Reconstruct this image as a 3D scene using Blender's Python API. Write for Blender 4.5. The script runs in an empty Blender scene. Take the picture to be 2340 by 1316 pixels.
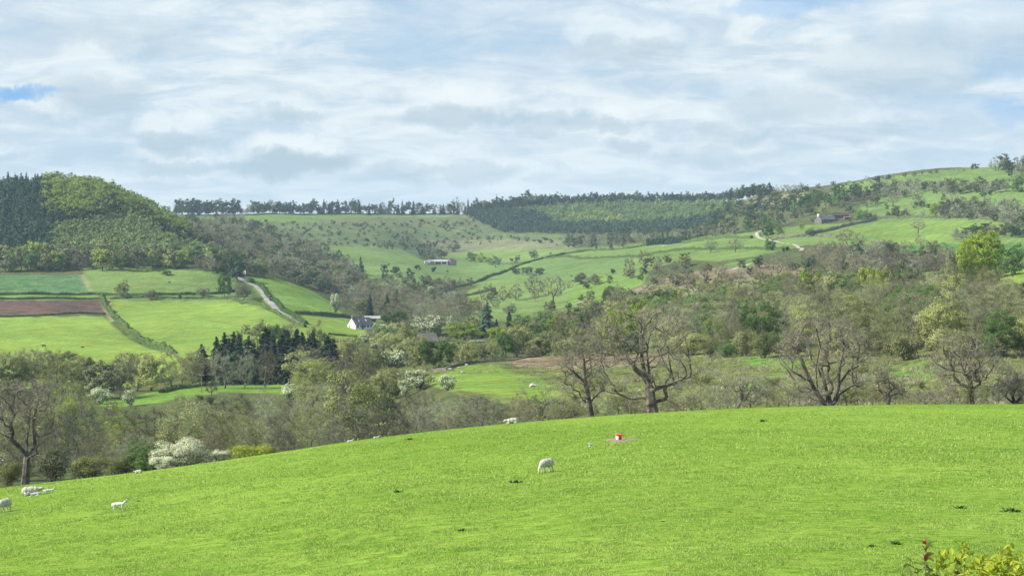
import bpy, math, random
import numpy as np
from mathutils import Vector, Matrix
sc = bpy.context.scene
col = sc.collection
R = math.radians
F = 3600.0          # focal length in photograph pixels (2340 wide)
CX, HZ = 1170.0, 560.0   # principal column, eye-level row

# ------------------------------------------------------------------ camera
cd = bpy.data.cameras.new('camera')
cam = bpy.data.objects.new('camera', cd); col.objects.link(cam)
cam.location = (0, 0, 0); cam.rotation_euler = (R(90), 0, 0)
cd.sensor_width = 36; cd.lens = 36 * F / 2340
cd.shift_y = -(658 - HZ) / 2340
cd.clip_start = 0.5; cd.clip_end = 20000
sc.camera = cam

# ------------------------------------------------------------------ light
SUN_EL, SUN_A = R(39), R(-8)     # elevation; degrees ahead of due left
sdir = Vector((-math.cos(SUN_EL) * math.cos(SUN_A), math.cos(SUN_EL) * math.sin(SUN_A), math.sin(SUN_EL)))
sl = bpy.data.lights.new('sun', 'SUN'); sl.energy = 5.0; sl.angle = R(0.6); sl.color = (1, .95, .86)
so = bpy.data.objects.new('sun', sl); col.objects.link(so)
so.rotation_euler = sdir.to_track_quat('Z', 'Y').to_euler()

class NT:
    def __init__(s, tree): s.t = tree; s.n = tree.nodes; s.l = tree.links
    def node(s, typ, ins=None, **kw):
        n = s.n.new(typ)
        for k, v in kw.items(): setattr(n, k, v)
        for k, v in (ins or {}).items():
            if isinstance(v, bpy.types.NodeSocket): s.l.new(v, n.inputs[k])
            else: n.inputs[k].default_value = v
        return n
    def m(s, op, a, b=0.0, c=0.0, clamp=False):
        n = s.node('ShaderNodeMath', {0: a, 1: b, 2: c}, operation=op); n.use_clamp = clamp
        return n.outputs[0]
    def noise(s, vec, scale, detail=4, rough=.55, dist=0.0, lac=2.0):
        return s.node('ShaderNodeTexNoise', {'Vector': vec, 'Scale': scale, 'Detail': detail, 'Roughness': rough, 'Distortion': dist, 'Lacunarity': lac}).outputs['Fac']
    def rng(s, v, a, b, c=0.0, d=1.0, smooth=True):
        return s.node('ShaderNodeMapRange', {0: v, 1: a, 2: b, 3: c, 4: d}, interpolation_type='SMOOTHSTEP' if smooth else 'LINEAR').outputs[0]
    def mix(s, f, a, b, mode='MIX'):
        n = s.n.new('ShaderNodeMix'); n.data_type = 'RGBA'; n.blend_type = mode
        for k, v in ((0, f), (6, a), (7, b)):
            if isinstance(v, bpy.types.NodeSocket): s.l.new(v, n.inputs[k])
            elif k == 0: n.inputs[0].default_value = v
            else: n.inputs[k].default_value = (*v[:3], 1)
        return n.outputs[2]

w = bpy.data.worlds.new('World'); sc.world = w; w.use_nodes = True
w.node_tree.nodes.clear()
N = NT(w.node_tree)
gen = N.node('ShaderNodeTexCoord').outputs['Generated']
xyz = N.node('ShaderNodeSeparateXYZ', {0: gen})
X, Y, Z = xyz.outputs[0], xyz.outputs[1], xyz.outputs[2]
az = N.m('ARCTAN2', X, Y)
el = N.m('DIVIDE', Z, N.m('SQRT', N.m('ADD', N.m('MULTIPLY', X, X), N.m('MULTIPLY', Y, Y))))
sky = N.node('ShaderNodeTexSky', sky_type='NISHITA')
sky.sun_disc = False; sky.sun_elevation = SUN_EL; sky.sun_rotation = -(R(90) - SUN_A)
sky.altitude = 150; sky.air_density = 1.0; sky.dust_density = 1.0; sky.ozone_density = 1.5
# a thin high layer seen in perspective, and low broken cumulus
zz = N.m('ADD', N.m('ABSOLUTE', Z), 0.20)
cl = N.node('ShaderNodeCombineXYZ', {0: N.m('DIVIDE', X, zz), 1: N.m('MULTIPLY', N.m('DIVIDE', Y, zz), 1.25), 2: 0.0}).outputs[0]
n1 = N.noise(cl, 1.5, 9, .64, .45)
n2 = N.noise(N.node('ShaderNodeVectorMath', {0: cl, 1: (7.3, 2.1, 3.0)}, operation='ADD').outputs[0], 4.6, 8, .62, .6)
n3 = N.noise(N.node('ShaderNodeVectorMath', {0: cl, 1: (1.7, 9.1, 5.0)}, operation='ADD').outputs[0], 0.55, 5, .5, .2)
flat = N.node('ShaderNodeCombineXYZ', {0: N.m('MULTIPLY', az, 16.0), 1: N.m('MULTIPLY', el, 44.0), 2: 4.0}).outputs[0]
n4 = N.noise(flat, 1.0, 9, .66, .3)
right = N.rng(az, -0.02, 0.34)          # the sky opens towards the right and overhead
high = N.rng(el, 0.04, 0.16)
veil = N.m('ADD', N.m('ADD', N.m('MULTIPLY', n1, .52), N.m('MULTIPLY', n2, .46)), N.m('MULTIPLY', n3, .45))
veil = N.m('SUBTRACT', veil, N.m('MULTIPLY', N.m('MULTIPLY', right, high), .20))
veil = N.m('ADD', veil, N.m('MULTIPLY', N.m('SUBTRACT', n4, .5), .5))
vfac = N.rng(veil, 0.40, 0.78)
wa = N.noise(N.node('ShaderNodeCombineXYZ', {0: az, 1: el, 2: 0.0}).outputs[0], 24, 6, .62)
wb = N.noise(N.node('ShaderNodeCombineXYZ', {0: az, 1: el, 2: 5.0}).outputs[0], 30, 6, .62)
az2 = N.m('ADD', az, N.m('MULTIPLY', N.m('SUBTRACT', wa, .5), .075))
el2 = N.m('ADD', el, N.m('MULTIPLY', N.m('SUBTRACT', wb, .5), .030))
grey = None; white = None
BLOBS = [(660, 374, 150, 30, .95), (395, 330, 85, 26, .75), (400, 385, 120, 20, .6), (1030, 262, 145, 28, .7), (665, 262, 90, 20, .6), (210, 235, 120, 48, .6),
         (1410, 118, 140, 30, .6), (1250, 272, 130, 22, .55), (1400, 285, 70, 20, .6), (1440, 335, 80, 22, .6), (1090, 400, 110, 22, .5), (1800, 250, 160, 40, .5),
         (1650, 310, 110, 24, .5), (1960, 300, 130, 26, .45), (2160, 130, 260, 60, .45), (1230, 300, 40, 16, .5), (1650, 365, 150, 22, .4), (300, 90, 200, 36, .35),
         (2050, 190, 220, 34, .5), (930, 400, 120, 16, .4)]
for (bx, by, rx, ry, st) in BLOBS:
    a0, e0 = math.atan((bx - CX) / F), (HZ - by) / F
    du = N.m('DIVIDE', N.m('SUBTRACT', az2, a0), rx * 1.15 / F)
    dv = N.m('DIVIDE', N.m('SUBTRACT', el2, e0), ry * 1.3 / F)
    e = N.m('ADD', N.m('MULTIPLY', du, du), N.m('MULTIPLY', dv, dv))
    g = N.m('MULTIPLY', N.rng(e, 1.15, 0.15), st)
    dt = N.m('SUBTRACT', dv, .95)                      # sunlit billow above the grey base
    et = N.m('ADD', N.m('MULTIPLY', N.m('MULTIPLY', du, du), 1.2), N.m('MULTIPLY', dt, dt))
    wt = N.m('MULTIPLY', N.rng(et, 1.2, 0.1), st * .95)
    grey = g if grey is None else N.m('MAXIMUM', grey, g)
    white = wt if white is None else N.m('MAXIMUM', white, wt)
cc = N.mix(N.rng(n2, .33, .66), (.49, .59, .69), (.69, .755, .80))
cc = N.mix(N.m('MULTIPLY', N.rng(n4, .55, .8), .5), cc, (.74, .79, .84))
cc = N.mix(N.m('MULTIPLY', N.rng(n1, .35, .55, 1, 0), .5), cc, (.40, .53, .69))
cc = N.mix(N.rng(el, .09, .0, 0, .5), cc, (.58, .71, .79))
skyb = N.mix(1.0, sky.outputs[0], (.112, .125, .135), 'MULTIPLY')
gap = N.mix(.7, skyb, (.36, .50, .67))
c1 = N.mix(vfac, gap, cc)
# a bare blue gap low on the left and one overhead right
for (bx, by, rx, ry, st) in ((20, 226, 85, 20, .95), (1790, 20, 170, 28, .5), (2290, 160, 80, 50, .35), (2320, 270, 90, 30, .4)):
    du = N.m('DIVIDE', N.m('SUBTRACT', az2, math.atan((bx - CX) / F)), rx / F)
    dv = N.m('DIVIDE', N.m('SUBTRACT', el2, (HZ - by) / F), ry / F)
    e = N.m('ADD', N.m('MULTIPLY', du, du), N.m('MULTIPLY', dv, dv))
    c1 = N.mix(N.m('MULTIPLY', N.rng(e, 1.3, 0.0), st), c1, (.18, .40, .72))
c1 = N.mix(N.m('MULTIPLY', white, .9), c1, (.76, .81, .84))
c1 = N.mix(N.m('MULTIPLY', grey, .95), c1, (.36, .475, .57))
bg = N.node('ShaderNodeBackground', {0: N.mix(1.0, c1, (1.02, 1.02, .99), 'MULTIPLY'), 1: .745})
N.l.new(bg.outputs[0], N.node('ShaderNodeOutputWorld').inputs[0])

sc.view_settings.view_transform = 'Standard'; sc.view_settings.look = 'None'
sc.view_settings.exposure = 0.70; sc.view_settings.gamma = 1.0
sc.render.engine = 'CYCLES'
cy = sc.cycles
cy.max_bounces = 4; cy.diffuse_bounces = 2; cy.glossy_bounces = 1; cy.transmission_bounces = 2
cy.transparent_max_bounces = 4; cy.volume_bounces = 0; cy.caustics_reflective = False; cy.caustics_refractive = False
cy.use_denoising = True; cy.denoising_prefilter = 'NONE'

# ------------------------------------------------------------------ terrain
def pchip(x, y, q):
    x = np.asarray(x, float); y = np.asarray(y, float); q = np.clip(q, x[0], x[-1])
    h = np.diff(x); dl = np.diff(y) / h; n = len(x); m = np.zeros(n)
    for i in range(1, n - 1):
        if dl[i-1] * dl[i] > 0:
            w1 = 2 * h[i] + h[i-1]; w2 = h[i] + 2 * h[i-1]
            m[i] = (w1 + w2) / (w1 / dl[i-1] + w2 / dl[i])
    m[0] = dl[0]; m[-1] = dl[-1]
    k = np.clip(np.searchsorted(x, q, side='right') - 1, 0, n - 2)
    t = (q - x[k]) / h[k]
    return ((1 + 2*t) * (1-t)**2 * y[k] + t * (1-t)**2 * h[k] * m[k] + t*t * (3 - 2*t) * y[k+1] + t*t * (t-1) * h[k] * m[k+1])

CRX = [-2400, -900, 0, 340, 630, 860, 1170, 1490, 1740, 2000, 2340, 3200, 4740]
CRY = [1500, 1260, 1115, 1075, 1034, 1000, 967, 943, 931, 925, 923, 928, 960]
DCX = [-2400, 0, 1250, 2340, 4740]; DCY = [104, 110, 136, 150, 155]
Yc = lambda px: pchip(CRX, CRY, px)
Dc = lambda px: np.interp(px, DCX, DCY)
Z0 = 4.6
FAR = 4500.0
L0 = [(300, 1064), (470, 905), (600, 860), (720, 792), (880, 728), (1020, 682), (1150, 627)]
COLS = {
 -2400: [(220, 1150)] + L0 + [(1450, 500), (1800, 500), (3000, 500), (4500, 530)],
 -700: [(220, 1120)] + L0 + [(1450, 440), (1800, 445), (3000, 490), (4500, 530)],
 0: [(220, 1105)] + L0 + [(1450, 424), (1800, 440), (3000, 500), (4500, 530)],
 110: [(220, 1102)] + L0 + [(1450, 423), (1800, 440), (3000, 500), (4500, 530)],
 210: [(220, 1100)] + L0[:-1] + [(1150, 622), (1450, 433), (1800, 450), (3000, 505), (4500, 530)],
 300: [(220, 1100)] + L0[:-1] + [(1150, 616), (1440, 468), (1800, 490), (3000, 515), (4500, 530)],
 385: [(220, 1100), (300, 1056), (455, 908), (560, 868), (720, 790), (880, 724), (1020, 680), (1150, 617), (1430, 508), (1700, 515), (2200, 505), (2480, 492), (3000, 505), (4500, 530)],
 450: [(220, 1100), (300, 1050), (450, 905), (540, 872), (720, 790), (880, 724), (1020, 680), (1150, 620), (1400, 548), (1700, 530), (2100, 506), (2460, 491), (3000, 503), (4500, 530)],
 600: [(220, 1100), (300, 1040), (430, 915), (520, 880), (600, 850), (800, 760), (950, 702), (1020, 680), (1150, 642), (1400, 597), (1700, 552), (2000, 522), (2300, 498), (2450, 490), (3000, 502), (4500, 528)],
 850: [(210, 1085), (300, 1015), (420, 905), (520, 862), (650, 822), (780, 790), (900, 761), (1000, 737), (1150, 702), (1300, 664), (1500, 628), (1700, 600), (1900, 566), (2100, 532), (2350, 500), (2450, 490), (3000, 500), (4500, 526)],
 1050: [(200, 1050), (300, 910), (400, 860), (480, 832), (650, 800), (850, 765), (1050, 715), (1250, 670), (1500, 640), (1750, 616), (1900, 603), (2050, 584), (2150, 562), (2280, 530), (2450, 490), (3000, 495), (4500, 524)],
 1250: [(200, 1000), (300, 905), (380, 862), (480, 825), (650, 790), (850, 740), (1000, 700), (1150, 665), (1300, 640), (1500, 610), (1700, 585), (1900, 570), (2050, 553), (2150, 540), (2250, 525), (2400, 492), (2600, 468), (3200, 478), (4500, 510)],
 1500: [(165, 944), (190, 946), (260, 902), (400, 832), (550, 760), (700, 705), (900, 655), (1150, 610), (1350, 583), (1500, 563), (1700, 551), (1900, 541), (2100, 517), (2350, 487), (2600, 466), (3200, 476), (4500, 508)],
 1750: [(165, 932), (190, 933), (240, 900), (350, 832), (480, 760), (600, 705), (800, 645), (950, 605), (1100, 575), (1250, 550), (1400, 525), (1600, 500), (1800, 472), (2000, 448), (2400, 456), (4500, 505)],
 2000: [(165, 926), (190, 928), (235, 890), (320, 835), (420, 770), (560, 700), (750, 640), (950, 590), (1100, 555), (1250, 530), (1350, 505), (1500, 465), (1620, 432), (1750, 406), (2000, 414), (4500, 500)],
 2340: [(165, 924), (190, 926), (230, 885), (280, 838), (340, 770), (430, 700), (520, 632), (650, 608), (850, 580), (1000, 552), (1150, 515), (1250, 480), (1400, 430), (1550, 395), (1650, 376), (2000, 384), (4500, 480)],
 3200: [(165, 929), (190, 931), (230, 880), (280, 830), (340, 760), (430, 680), (520, 612), (650, 580), (850, 540), (1050, 490), (1250, 420), (1450, 370), (1600, 350), (2000, 360), (4500, 460)],
 4740: [(170, 962), (230, 900), (280, 850), (430, 700), (650, 600), (850, 560), (1250, 480), (1600, 440), (2000, 440), (4500, 480)],
}
PXG = np.concatenate([np.linspace(-2400, -120, 110, endpoint=False), np.arange(-120, 2461, 3.0), np.linspace(2480, 4740, 110)])
NU = 860
UG = np.linspace(0, 1, NU)
rngT = np.random.default_rng(5)
WV = []
for wl, am in ((260, 1.6), (120, .8), (60, .42), (27, .18)):
    for _ in range(4):
        a = rngT.uniform(0, 2 * math.pi); k = 2 * math.pi / wl
        WV.append((k * math.cos(a), k * math.sin(a), rngT.uniform(0, 6.28), am / 2))
def und(x, y):
    z = np.zeros(np.broadcast(x, y).shape)
    for kx, ky, ph, am in WV: z = z + am * np.sin(kx * x + ky * y + ph)
    return z
def build_T():
    keys = sorted(COLS)
    G = np.zeros((len(keys), NU))
    for i, k in enumerate(keys):
        dc = float(Dc(k)); pts = [(dc, float(Yc(k)))] + [p for p in COLS[k] if p[0] > dc * 1.05]
        lx = [math.log(p[0] / dc) / math.log(FAR / dc) for p in pts]
        G[i] = pchip(lx, [p[1] for p in pts], UG)
    T = np.zeros((len(PXG), NU))
    for j in range(NU): T[:, j] = pchip(keys, G[:, j], PXG)
    return T
TG = build_T()
DG = Dc(PXG)[:, None] * (FAR / Dc(PXG)[:, None]) ** UG[None, :]
XG = (PXG[:, None] - CX) / F * DG
fade = np.clip((DG - 260) / 500, 0, 1)
ZG = -(TG - HZ) / F * DG + und(XG, DG) * fade
TG = HZ - F * ZG / DG

def meadow_z(px, d):
    dc = Dc(px)
    s = (Yc(px) - HZ) / F - Z0 / dc
    x = (px - CX) / F * d
    n = (np.sin(x * .21 + d * .13 + 1) + np.sin(-x * .11 + d * .24) + .5 * np.sin(x * .5 - d * .41)) * .055
    return -Z0 - s * d + n * np.clip((dc - d) / 18, 0, 1) * np.clip(d / 20, 0, 1)
def Tz(px, d):
    """terrain height at image column px and distance d (vectorised)"""
    px = np.asarray(px, float); d = np.asarray(d, float)
    px, d = np.broadcast_arrays(px, d)
    dc = Dc(px)
    u = np.clip(np.log(np.maximum(d, dc) / dc) / np.log(FAR / dc), 0, 1) * (NU - 1)
    j = np.minimum(u.astype(int), NU - 2); fu = u - j
    i = np.clip(np.searchsorted(PXG, px, side='right') - 1, 0, len(PXG) - 2)
    fp = (px - PXG[i]) / (PXG[i+1] - PXG[i])
    q = (TG[i, j] * (1-fu) + TG[i, j+1] * fu) * (1-fp) + (TG[i+1, j] * (1-fu) + TG[i+1, j+1] * fu) * fp
    zh = -(q - HZ) / F * d
    return np.where(d < dc, meadow_z(px, d), zh)
def TY(px, d): return HZ - F * Tz(px, d) / d
def solve(px, Yv, dmin=None):
    """distance where the hillside meets image row Yv in column px"""
    i = int(np.clip(np.searchsorted(PXG, px), 0, len(PXG) - 1))
    d = DG[i]; T = TG[i]
    if dmin is None:
        near = d < 330
        j0 = int(np.argmax(np.where(near & (d > 170), T, 0)))
        if px > 1400: j0 = int(np.searchsorted(d, 185))
    else: j0 = int(np.searchsorted(d, dmin))
    k = np.nonzero(T[j0:] <= Yv)[0]
    if len(k) == 0: return None
    return float(d[j0 + k[0]])
def solve_any(px, Yv):
    r = solve(px, Yv)
    if r is None:
        i = int(np.clip(np.searchsorted(PXG, px), 0, len(PXG) - 1)); j = int(np.searchsorted(DG[i], 400)); r = float(DG[i][j + int(np.argmin(TG[i, j:]))])
    return r
def solve_meadow(px, Yv):
    ds = np.linspace(8, float(Dc(px)), 800)
    Ys = HZ - F * meadow_z(np.full(800, px), ds) / ds
    k = np.nonzero(Ys <= Yv)[0]
    return float(ds[k[0]]) if len(k) else float(Dc(px))
def W(px, d, dz=0.0):
    return Vector(((px - CX) / F * d, d, float(Tz(px, d)) + dz))

# ------------------------------------------------------------------ mesh helpers
def tag(o, label=None, cat=None, group=None, kind=None):
    if label: o['label'] = label
    if cat: o['category'] = cat
    if group: o['group'] = group
    if kind: o['kind'] = kind
    return o
def mesh_np(name, V, Fc, mats=(), midx=None, rnd=None, smooth=False, k=None):
    """V (n,3), Fc (m,k) equal-sided faces or list of such arrays"""
    me = bpy.data.meshes.new(name)
    if not isinstance(Fc, list): Fc = [Fc]
    Fc = [np.asarray(f, np.int32) for f in Fc if len(f)]
    V = np.asarray(V, np.float32)
    me.vertices.add(len(V)); me.vertices.foreach_set('co', V.ravel())
    loops = np.concatenate([f.ravel() for f in Fc]); tot = np.concatenate([np.full(len(f), f.shape[1], np.int32) for f in Fc])
    me.loops.add(len(loops)); me.loops.foreach_set('vertex_index', loops)
    start = np.concatenate([[0], np.cumsum(tot)[:-1]]).astype(np.int32)
    me.polygons.add(len(tot)); me.polygons.foreach_set('loop_start', start); me.polygons.foreach_set('loop_total', tot)
    for m in mats: me.materials.append(m)
    if midx is not None: me.polygons.foreach_set('material_index', np.asarray(midx, np.int32))
    me.polygons.foreach_set('use_smooth', np.full(len(tot), smooth))
    me.update(calc_edges=True)
    if rnd is not None:
        a = me.attributes.new('rnd', 'FLOAT', 'FACE'); a.data.foreach_set('value', np.asarray(rnd, np.float32))
    return me
class MB:
    def __init__(s): s.V = []; s.T = []; s.Q = []; s.n = 0; s.tr = []; s.qr = []; s.tm = []; s.qm = []
    def add(s, V, Fa, rnd=None, mat=0):
        V = np.asarray(V, float).reshape(-1, 3); Fa = np.asarray(Fa, np.int64) + s.n
        if rnd is None: rnd = np.full(len(Fa), .5)
        mt = np.full(len(Fa), mat) if np.isscalar(mat) else np.asarray(mat)
        if Fa.shape[1] == 3: s.T.append(Fa); s.tr.append(rnd); s.tm.append(mt)
        else: s.Q.append(Fa); s.qr.append(rnd); s.qm.append(mt)
        s.V.append(V); s.n += len(V)
    def merge(s, o, mat=0):
        off = s.n
        for V in o.V: s.V.append(V)
        s.n += o.n
        for A, B, C_, A2, B2, C2 in ((o.T, o.tr, o.tm, s.T, s.tr, s.tm), (o.Q, o.qr, o.qm, s.Q, s.qr, s.qm)):
            for f, r, m in zip(A, B, C_): A2.append(f + off); B2.append(r); C2.append(m + mat)
    def mesh(s, name, mats, smooth=False):
        fs = []; r = []; m = []
        if s.T: fs.append(np.concatenate(s.T)); r += s.tr; m += s.tm
        if s.Q: fs.append(np.concatenate(s.Q)); r += s.qr; m += s.qm
        return mesh_np(name, np.concatenate(s.V), fs, mats, np.concatenate(m), np.concatenate(r), smooth)
    def box(s, c, h, rot=0.0, mat=0):
        c = np.array(c, float); h = np.array(h, float)
        P = np.array([[x, y, z] for x in (-1, 1) for y in (-1, 1) for z in (-1, 1)]) * h
        ca, sa = math.cos(rot), math.sin(rot)
        P = np.stack([P[:, 0]*ca - P[:, 1]*sa, P[:, 0]*sa + P[:, 1]*ca, P[:, 2]], 1) + c
        s.add(P, [[0,1,3,2],[4,6,7,5],[0,4,5,1],[2,3,7,6],[0,2,6,4],[1,5,7,3]], mat=mat)
def frames(D):
    D = D / np.maximum(np.linalg.norm(D, axis=1, keepdims=True), 1e-9)
    ref = np.where(np.abs(D[:, 2:3]) < .9, np.array([[0, 0, 1.]]), np.array([[1., 0, 0]]))
    A = np.cross(D, ref); A /= np.maximum(np.linalg.norm(A, axis=1, keepdims=True), 1e-9)
    return A, np.cross(D, A)
def tubes(mb, P0, P1, r0, r1, k, mat=0, rs=None):
    """batch of tapered prisms from P0 to P1"""
    n = len(P0)
    if n == 0: return
    A, B = frames(P1 - P0)
    an = np.arange(k) * 2 * math.pi / k
    ring = np.cos(an)[None, :, None] * A[:, None, :] + np.sin(an)[None, :, None] * B[:, None, :]
    ext = (P1 - P0); ln = np.linalg.norm(ext, axis=1, keepdims=True); ext = ext / np.maximum(ln, 1e-9)
    v0 = (P0 - ext * np.minimum(r0[:, None] * .3, ln * .2))[:, None, :] + ring * r0[:, None, None]
    v1 = P1[:, None, :] + ring * r1[:, None, None]
    V = np.concatenate([v0, v1], 1).reshape(-1, 3)
    base = (np.arange(n) * 2 * k)[:, None]
    for j in range(k):
        j2 = (j + 1) % k
        pass
    f = np.array([[j, (j+1) % k, k + (j+1) % k, k + j] for j in range(k)])
    Fa = (base[:, None, :] + f[None]).reshape(-1, 4)
    rr = np.repeat(rs, k) if rs is not None else None
    mb.add(V, Fa, rr, mat)
def unit(rng, n):
    v = rng.normal(size=(n, 3)); return v / np.linalg.norm(v, axis=1, keepdims=True)
def link(name, me, parent=None, loc=None):
    o = bpy.data.objects.new(name, me); col.objects.link(o)
    if parent: o.parent = parent
    if loc is not None: o.location = loc
    return o

# ------------------------------------------------------------------ materials
def mat_new(name):
    m = bpy.data.materials.new(name); m.use_nodes = True; m.node_tree.nodes.clear()
    return m, NT(m.node_tree)
def out(N, sh): N.l.new(sh, N.node('ShaderNodeOutputMaterial').inputs[0])
def foliage(name, c1, c2, c3=None, trans=.3, var=.35, rough=.7, hue=.0):
    """leaf colour runs from c1 to c2 leaf by leaf; each plant leans towards c3"""
    if not name.startswith(('blossom', 'straw', 'red', 'garden')): c1 = tuple(v * .68 for v in c1); c2 = tuple(v * .98 for v in c2)
    m, N = mat_new(name)
    r = N.node('ShaderNodeAttribute', attribute_name='rnd').outputs['Fac']
    oi = N.node('ShaderNodeObjectInfo').outputs['Random']
    tc = N.node('ShaderNodeTexCoord').outputs['Object']
    nz = N.noise(tc, .55, 3, .6)
    f = N.m('ADD', N.m('MULTIPLY', r, .55), N.m('MULTIPLY', N.rng(nz, .3, .7), .45))
    c = N.mix(f, c1, c2)
    if c3: c = N.mix(N.m('MULTIPLY', oi, .7), c, c3)
    v = N.m('ADD', 1 - var / 2, N.m('MULTIPLY', oi, var))
    c = N.mix(1.0, c, N.node('ShaderNodeCombineColor', {0: v, 1: v, 2: v}).outputs[0], 'MULTIPLY')
    d = N.node('ShaderNodeBsdfDiffuse', {0: c}).outputs[0]
    if trans > 0:
        t = N.node('ShaderNodeBsdfTranslucent', {0: c}).outputs[0]
        d = N.node('ShaderNodeMixShader', {0: trans, 1: d, 2: t}).outputs[0]
    out(N, d)
    return m
def plain(name, c, c2=None, scale=2.0, rough=.8, detail=4, bump=0.0, spec=.2):
    m, N = mat_new(name)
    tc = N.node('ShaderNodeTexCoord').outputs['Object']
    cs = c
    if c2:
        nz = N.noise(tc, scale, detail, .6)
        cs = N.mix(N.rng(nz, .35, .65), c, c2)
    p = N.node('ShaderNodeBsdfPrincipled', {'Roughness': rough, 'Specular IOR Level': spec})
    if isinstance(cs, bpy.types.NodeSocket): N.l.new(cs, p.inputs[0])
    else: p.inputs[0].default_value = (*cs, 1)
    if bump:
        N.l.new(N.node('ShaderNodeBump', {'Strength': bump, 'Distance': .05, 'Height': N.noise(tc, scale * 3, 3, .6)}).outputs[0], p.inputs['Normal'])
    out(N, p.outputs[0])
    return m
M = {}
M['bark'] = plain('bark', (.13, .11, .085), (.24, .21, .165), 1.2)
M['bark_pale'] = plain('pale_bark', (.20, .18, .14), (.32, .29, .24), 1.2)
M['bark_dark'] = plain('dark_bark', (.07, .06, .05), (.14, .12, .10), 1.2)
M['twig_brown'] = foliage('twig_brown', (.17, .165, .112), (.315, .305, .215), (.225, .205, .13), 0, .75)
M['twig_grey'] = foliage('twig_grey', (.19, .185, .145), (.33, .325, .25), (.27, .30, .19), 0, .75)
M['twig_olive'] = foliage('twig_olive', (.17, .18, .08), (.32, .33, .15), (.26, .27, .12), .1, .7)
M['bud'] = foliage('bud_leaf', (.18, .21, .085), (.36, .40, .175), (.33, .35, .13), .3, .65)
M['leaf_fresh'] = foliage('leaf_fresh', (.11, .20, .025), (.27, .39, .06), (.32, .36, .06), .3, .4)
M['leaf_green'] = foliage('leaf_green', (.065, .14, .04), (.15, .25, .075), (.16, .25, .09), .3, .6)
M['leaf_yellow'] = foliage('leaf_yellow', (.19, .285, .06), (.39, .51, .13), (.32, .38, .09), .3, .4)
M['leaf_dark'] = foliage('leaf_dark', (.035, .07, .033), (.08, .135, .06), (.07, .105, .06), .1, .4)
M['conifer'] = foliage('conifer_green', (.19, .27, .105), (.40, .49, .21), (.28, .38, .13), .2, .4)
M['conifer_dark'] = foliage('conifer_dark', (.02, .037, .028), (.05, .078, .052), (.035, .06, .04), .05, .4)
M['spruce'] = foliage('spruce_blue', (.055, .10, .07), (.135, .225, .14), (.07, .12, .08), .08, .4)
M['blossom'] = foliage('blossom', (.52, .54, .34), (.84, .84, .63), (.72, .75, .54), .25, .15)
M['scrub'] = foliage('scrub', (.10, .14, .07), (.21, .25, .13), (.21, .20, .13), .1, .6)
M['sycamore'] = foliage('sycamore_leaf', (.20, .32, .03), (.44, .54, .07), None, .35, .2)
M['far_green'] = foliage('far_green', (.14, .22, .085), (.30, .40, .16), None, .2, .4)
M['hedge'] = foliage('hedge_leaf', (.045, .095, .028), (.12, .19, .05), (.11, .15, .055), .15, .3)
HAZE = 0.72e-4
# ------------------------------------------------------------------ plants
def resample(P, step):
    P = np.asarray(P, float); o = [P[0]]
    for a, b in zip(P[:-1], P[1:]):
        n = max(1, int(round(np.linalg.norm(b - a) / step)))
        for t in range(1, n + 1): o.append(a + (b - a) * t / n)
    return o
def skeleton(rng, paths, targets, step, wig=.12, alpha=.25, lift=.35):
    """grow limbs from the given paths until every target is reached"""
    pos = [np.array(p, float) for p in resample(paths[0], step)]
    par = [-1] + list(range(len(pos) - 1)); ln = [i * step for i in range(len(pos))]
    lim = [0] * len(pos)
    for P in paths[1:]:
        P = [np.array(p, float) for p in resample(P, step)]
        j = int(np.argmin([np.linalg.norm(q - P[0]) for q in pos]))
        for p in P[1:]:
            pos.append(p); par.append(j); ln.append(ln[j] + step); j = len(pos) - 1; lim.append(0)
    root = np.array(pos[min(len(pos) - 1, 3)])
    order = np.argsort(np.linalg.norm(targets - root, axis=1))
    for ti in order:
        t = targets[ti]; A = np.array(pos); L = np.array(ln)
        dv = np.linalg.norm(A - t, axis=1)
        cost = dv + alpha * L + np.where(A[:, 2] > t[2] + .5, 1.5 * (A[:, 2] - t[2]), 0)
        cost[:2] += 3
        j = int(np.argmin(cost)); d = dv[j]
        n = max(2, int(d / step))
        a = A[j]; pd = A[j] - A[par[j]] if par[j] >= 0 else np.array([0, 0, 1.])
        pd = pd / max(np.linalg.norm(pd), 1e-6)
        cpt = a + (pd * .35 + np.array([0, 0, lift * .3])) * d
        cpt2 = a * .4 + t * .6 + rng.normal(size=3) * d * wig
        for s in range(1, n + 1):
            u = s / n
            p = a * (1-u)**3 + 3 * cpt * u * (1-u)**2 + 3 * cpt2 * u*u * (1-u) + t * u**3
            if s < n: p = p + rng.normal(size=3) * step * wig
            pos.append(p); par.append(j); ln.append(ln[j] + step); lim.append(1); j = len(pos) - 1
    return np.array(pos), np.array(par), np.array(ln)
def radii(pos, par, tip, trunk, e=2.4):
    n = len(pos); acc = np.zeros(n)
    for i in range(n - 1, 0, -1):
        if acc[i] == 0: acc[i] = 1
        acc[par[i]] += acc[i]
    acc = np.maximum(acc, 1)
    # leaves of the tree carry 1; scale with the pipe model
    r = tip * acc ** (1 / e)
    g = math.log(trunk / tip) / math.log(max(r[0] / tip, 1.01))
    r = tip * (acc ** (1 / e)) ** g
    return r
def fix_order(pos, par):
    return pos, par
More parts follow.
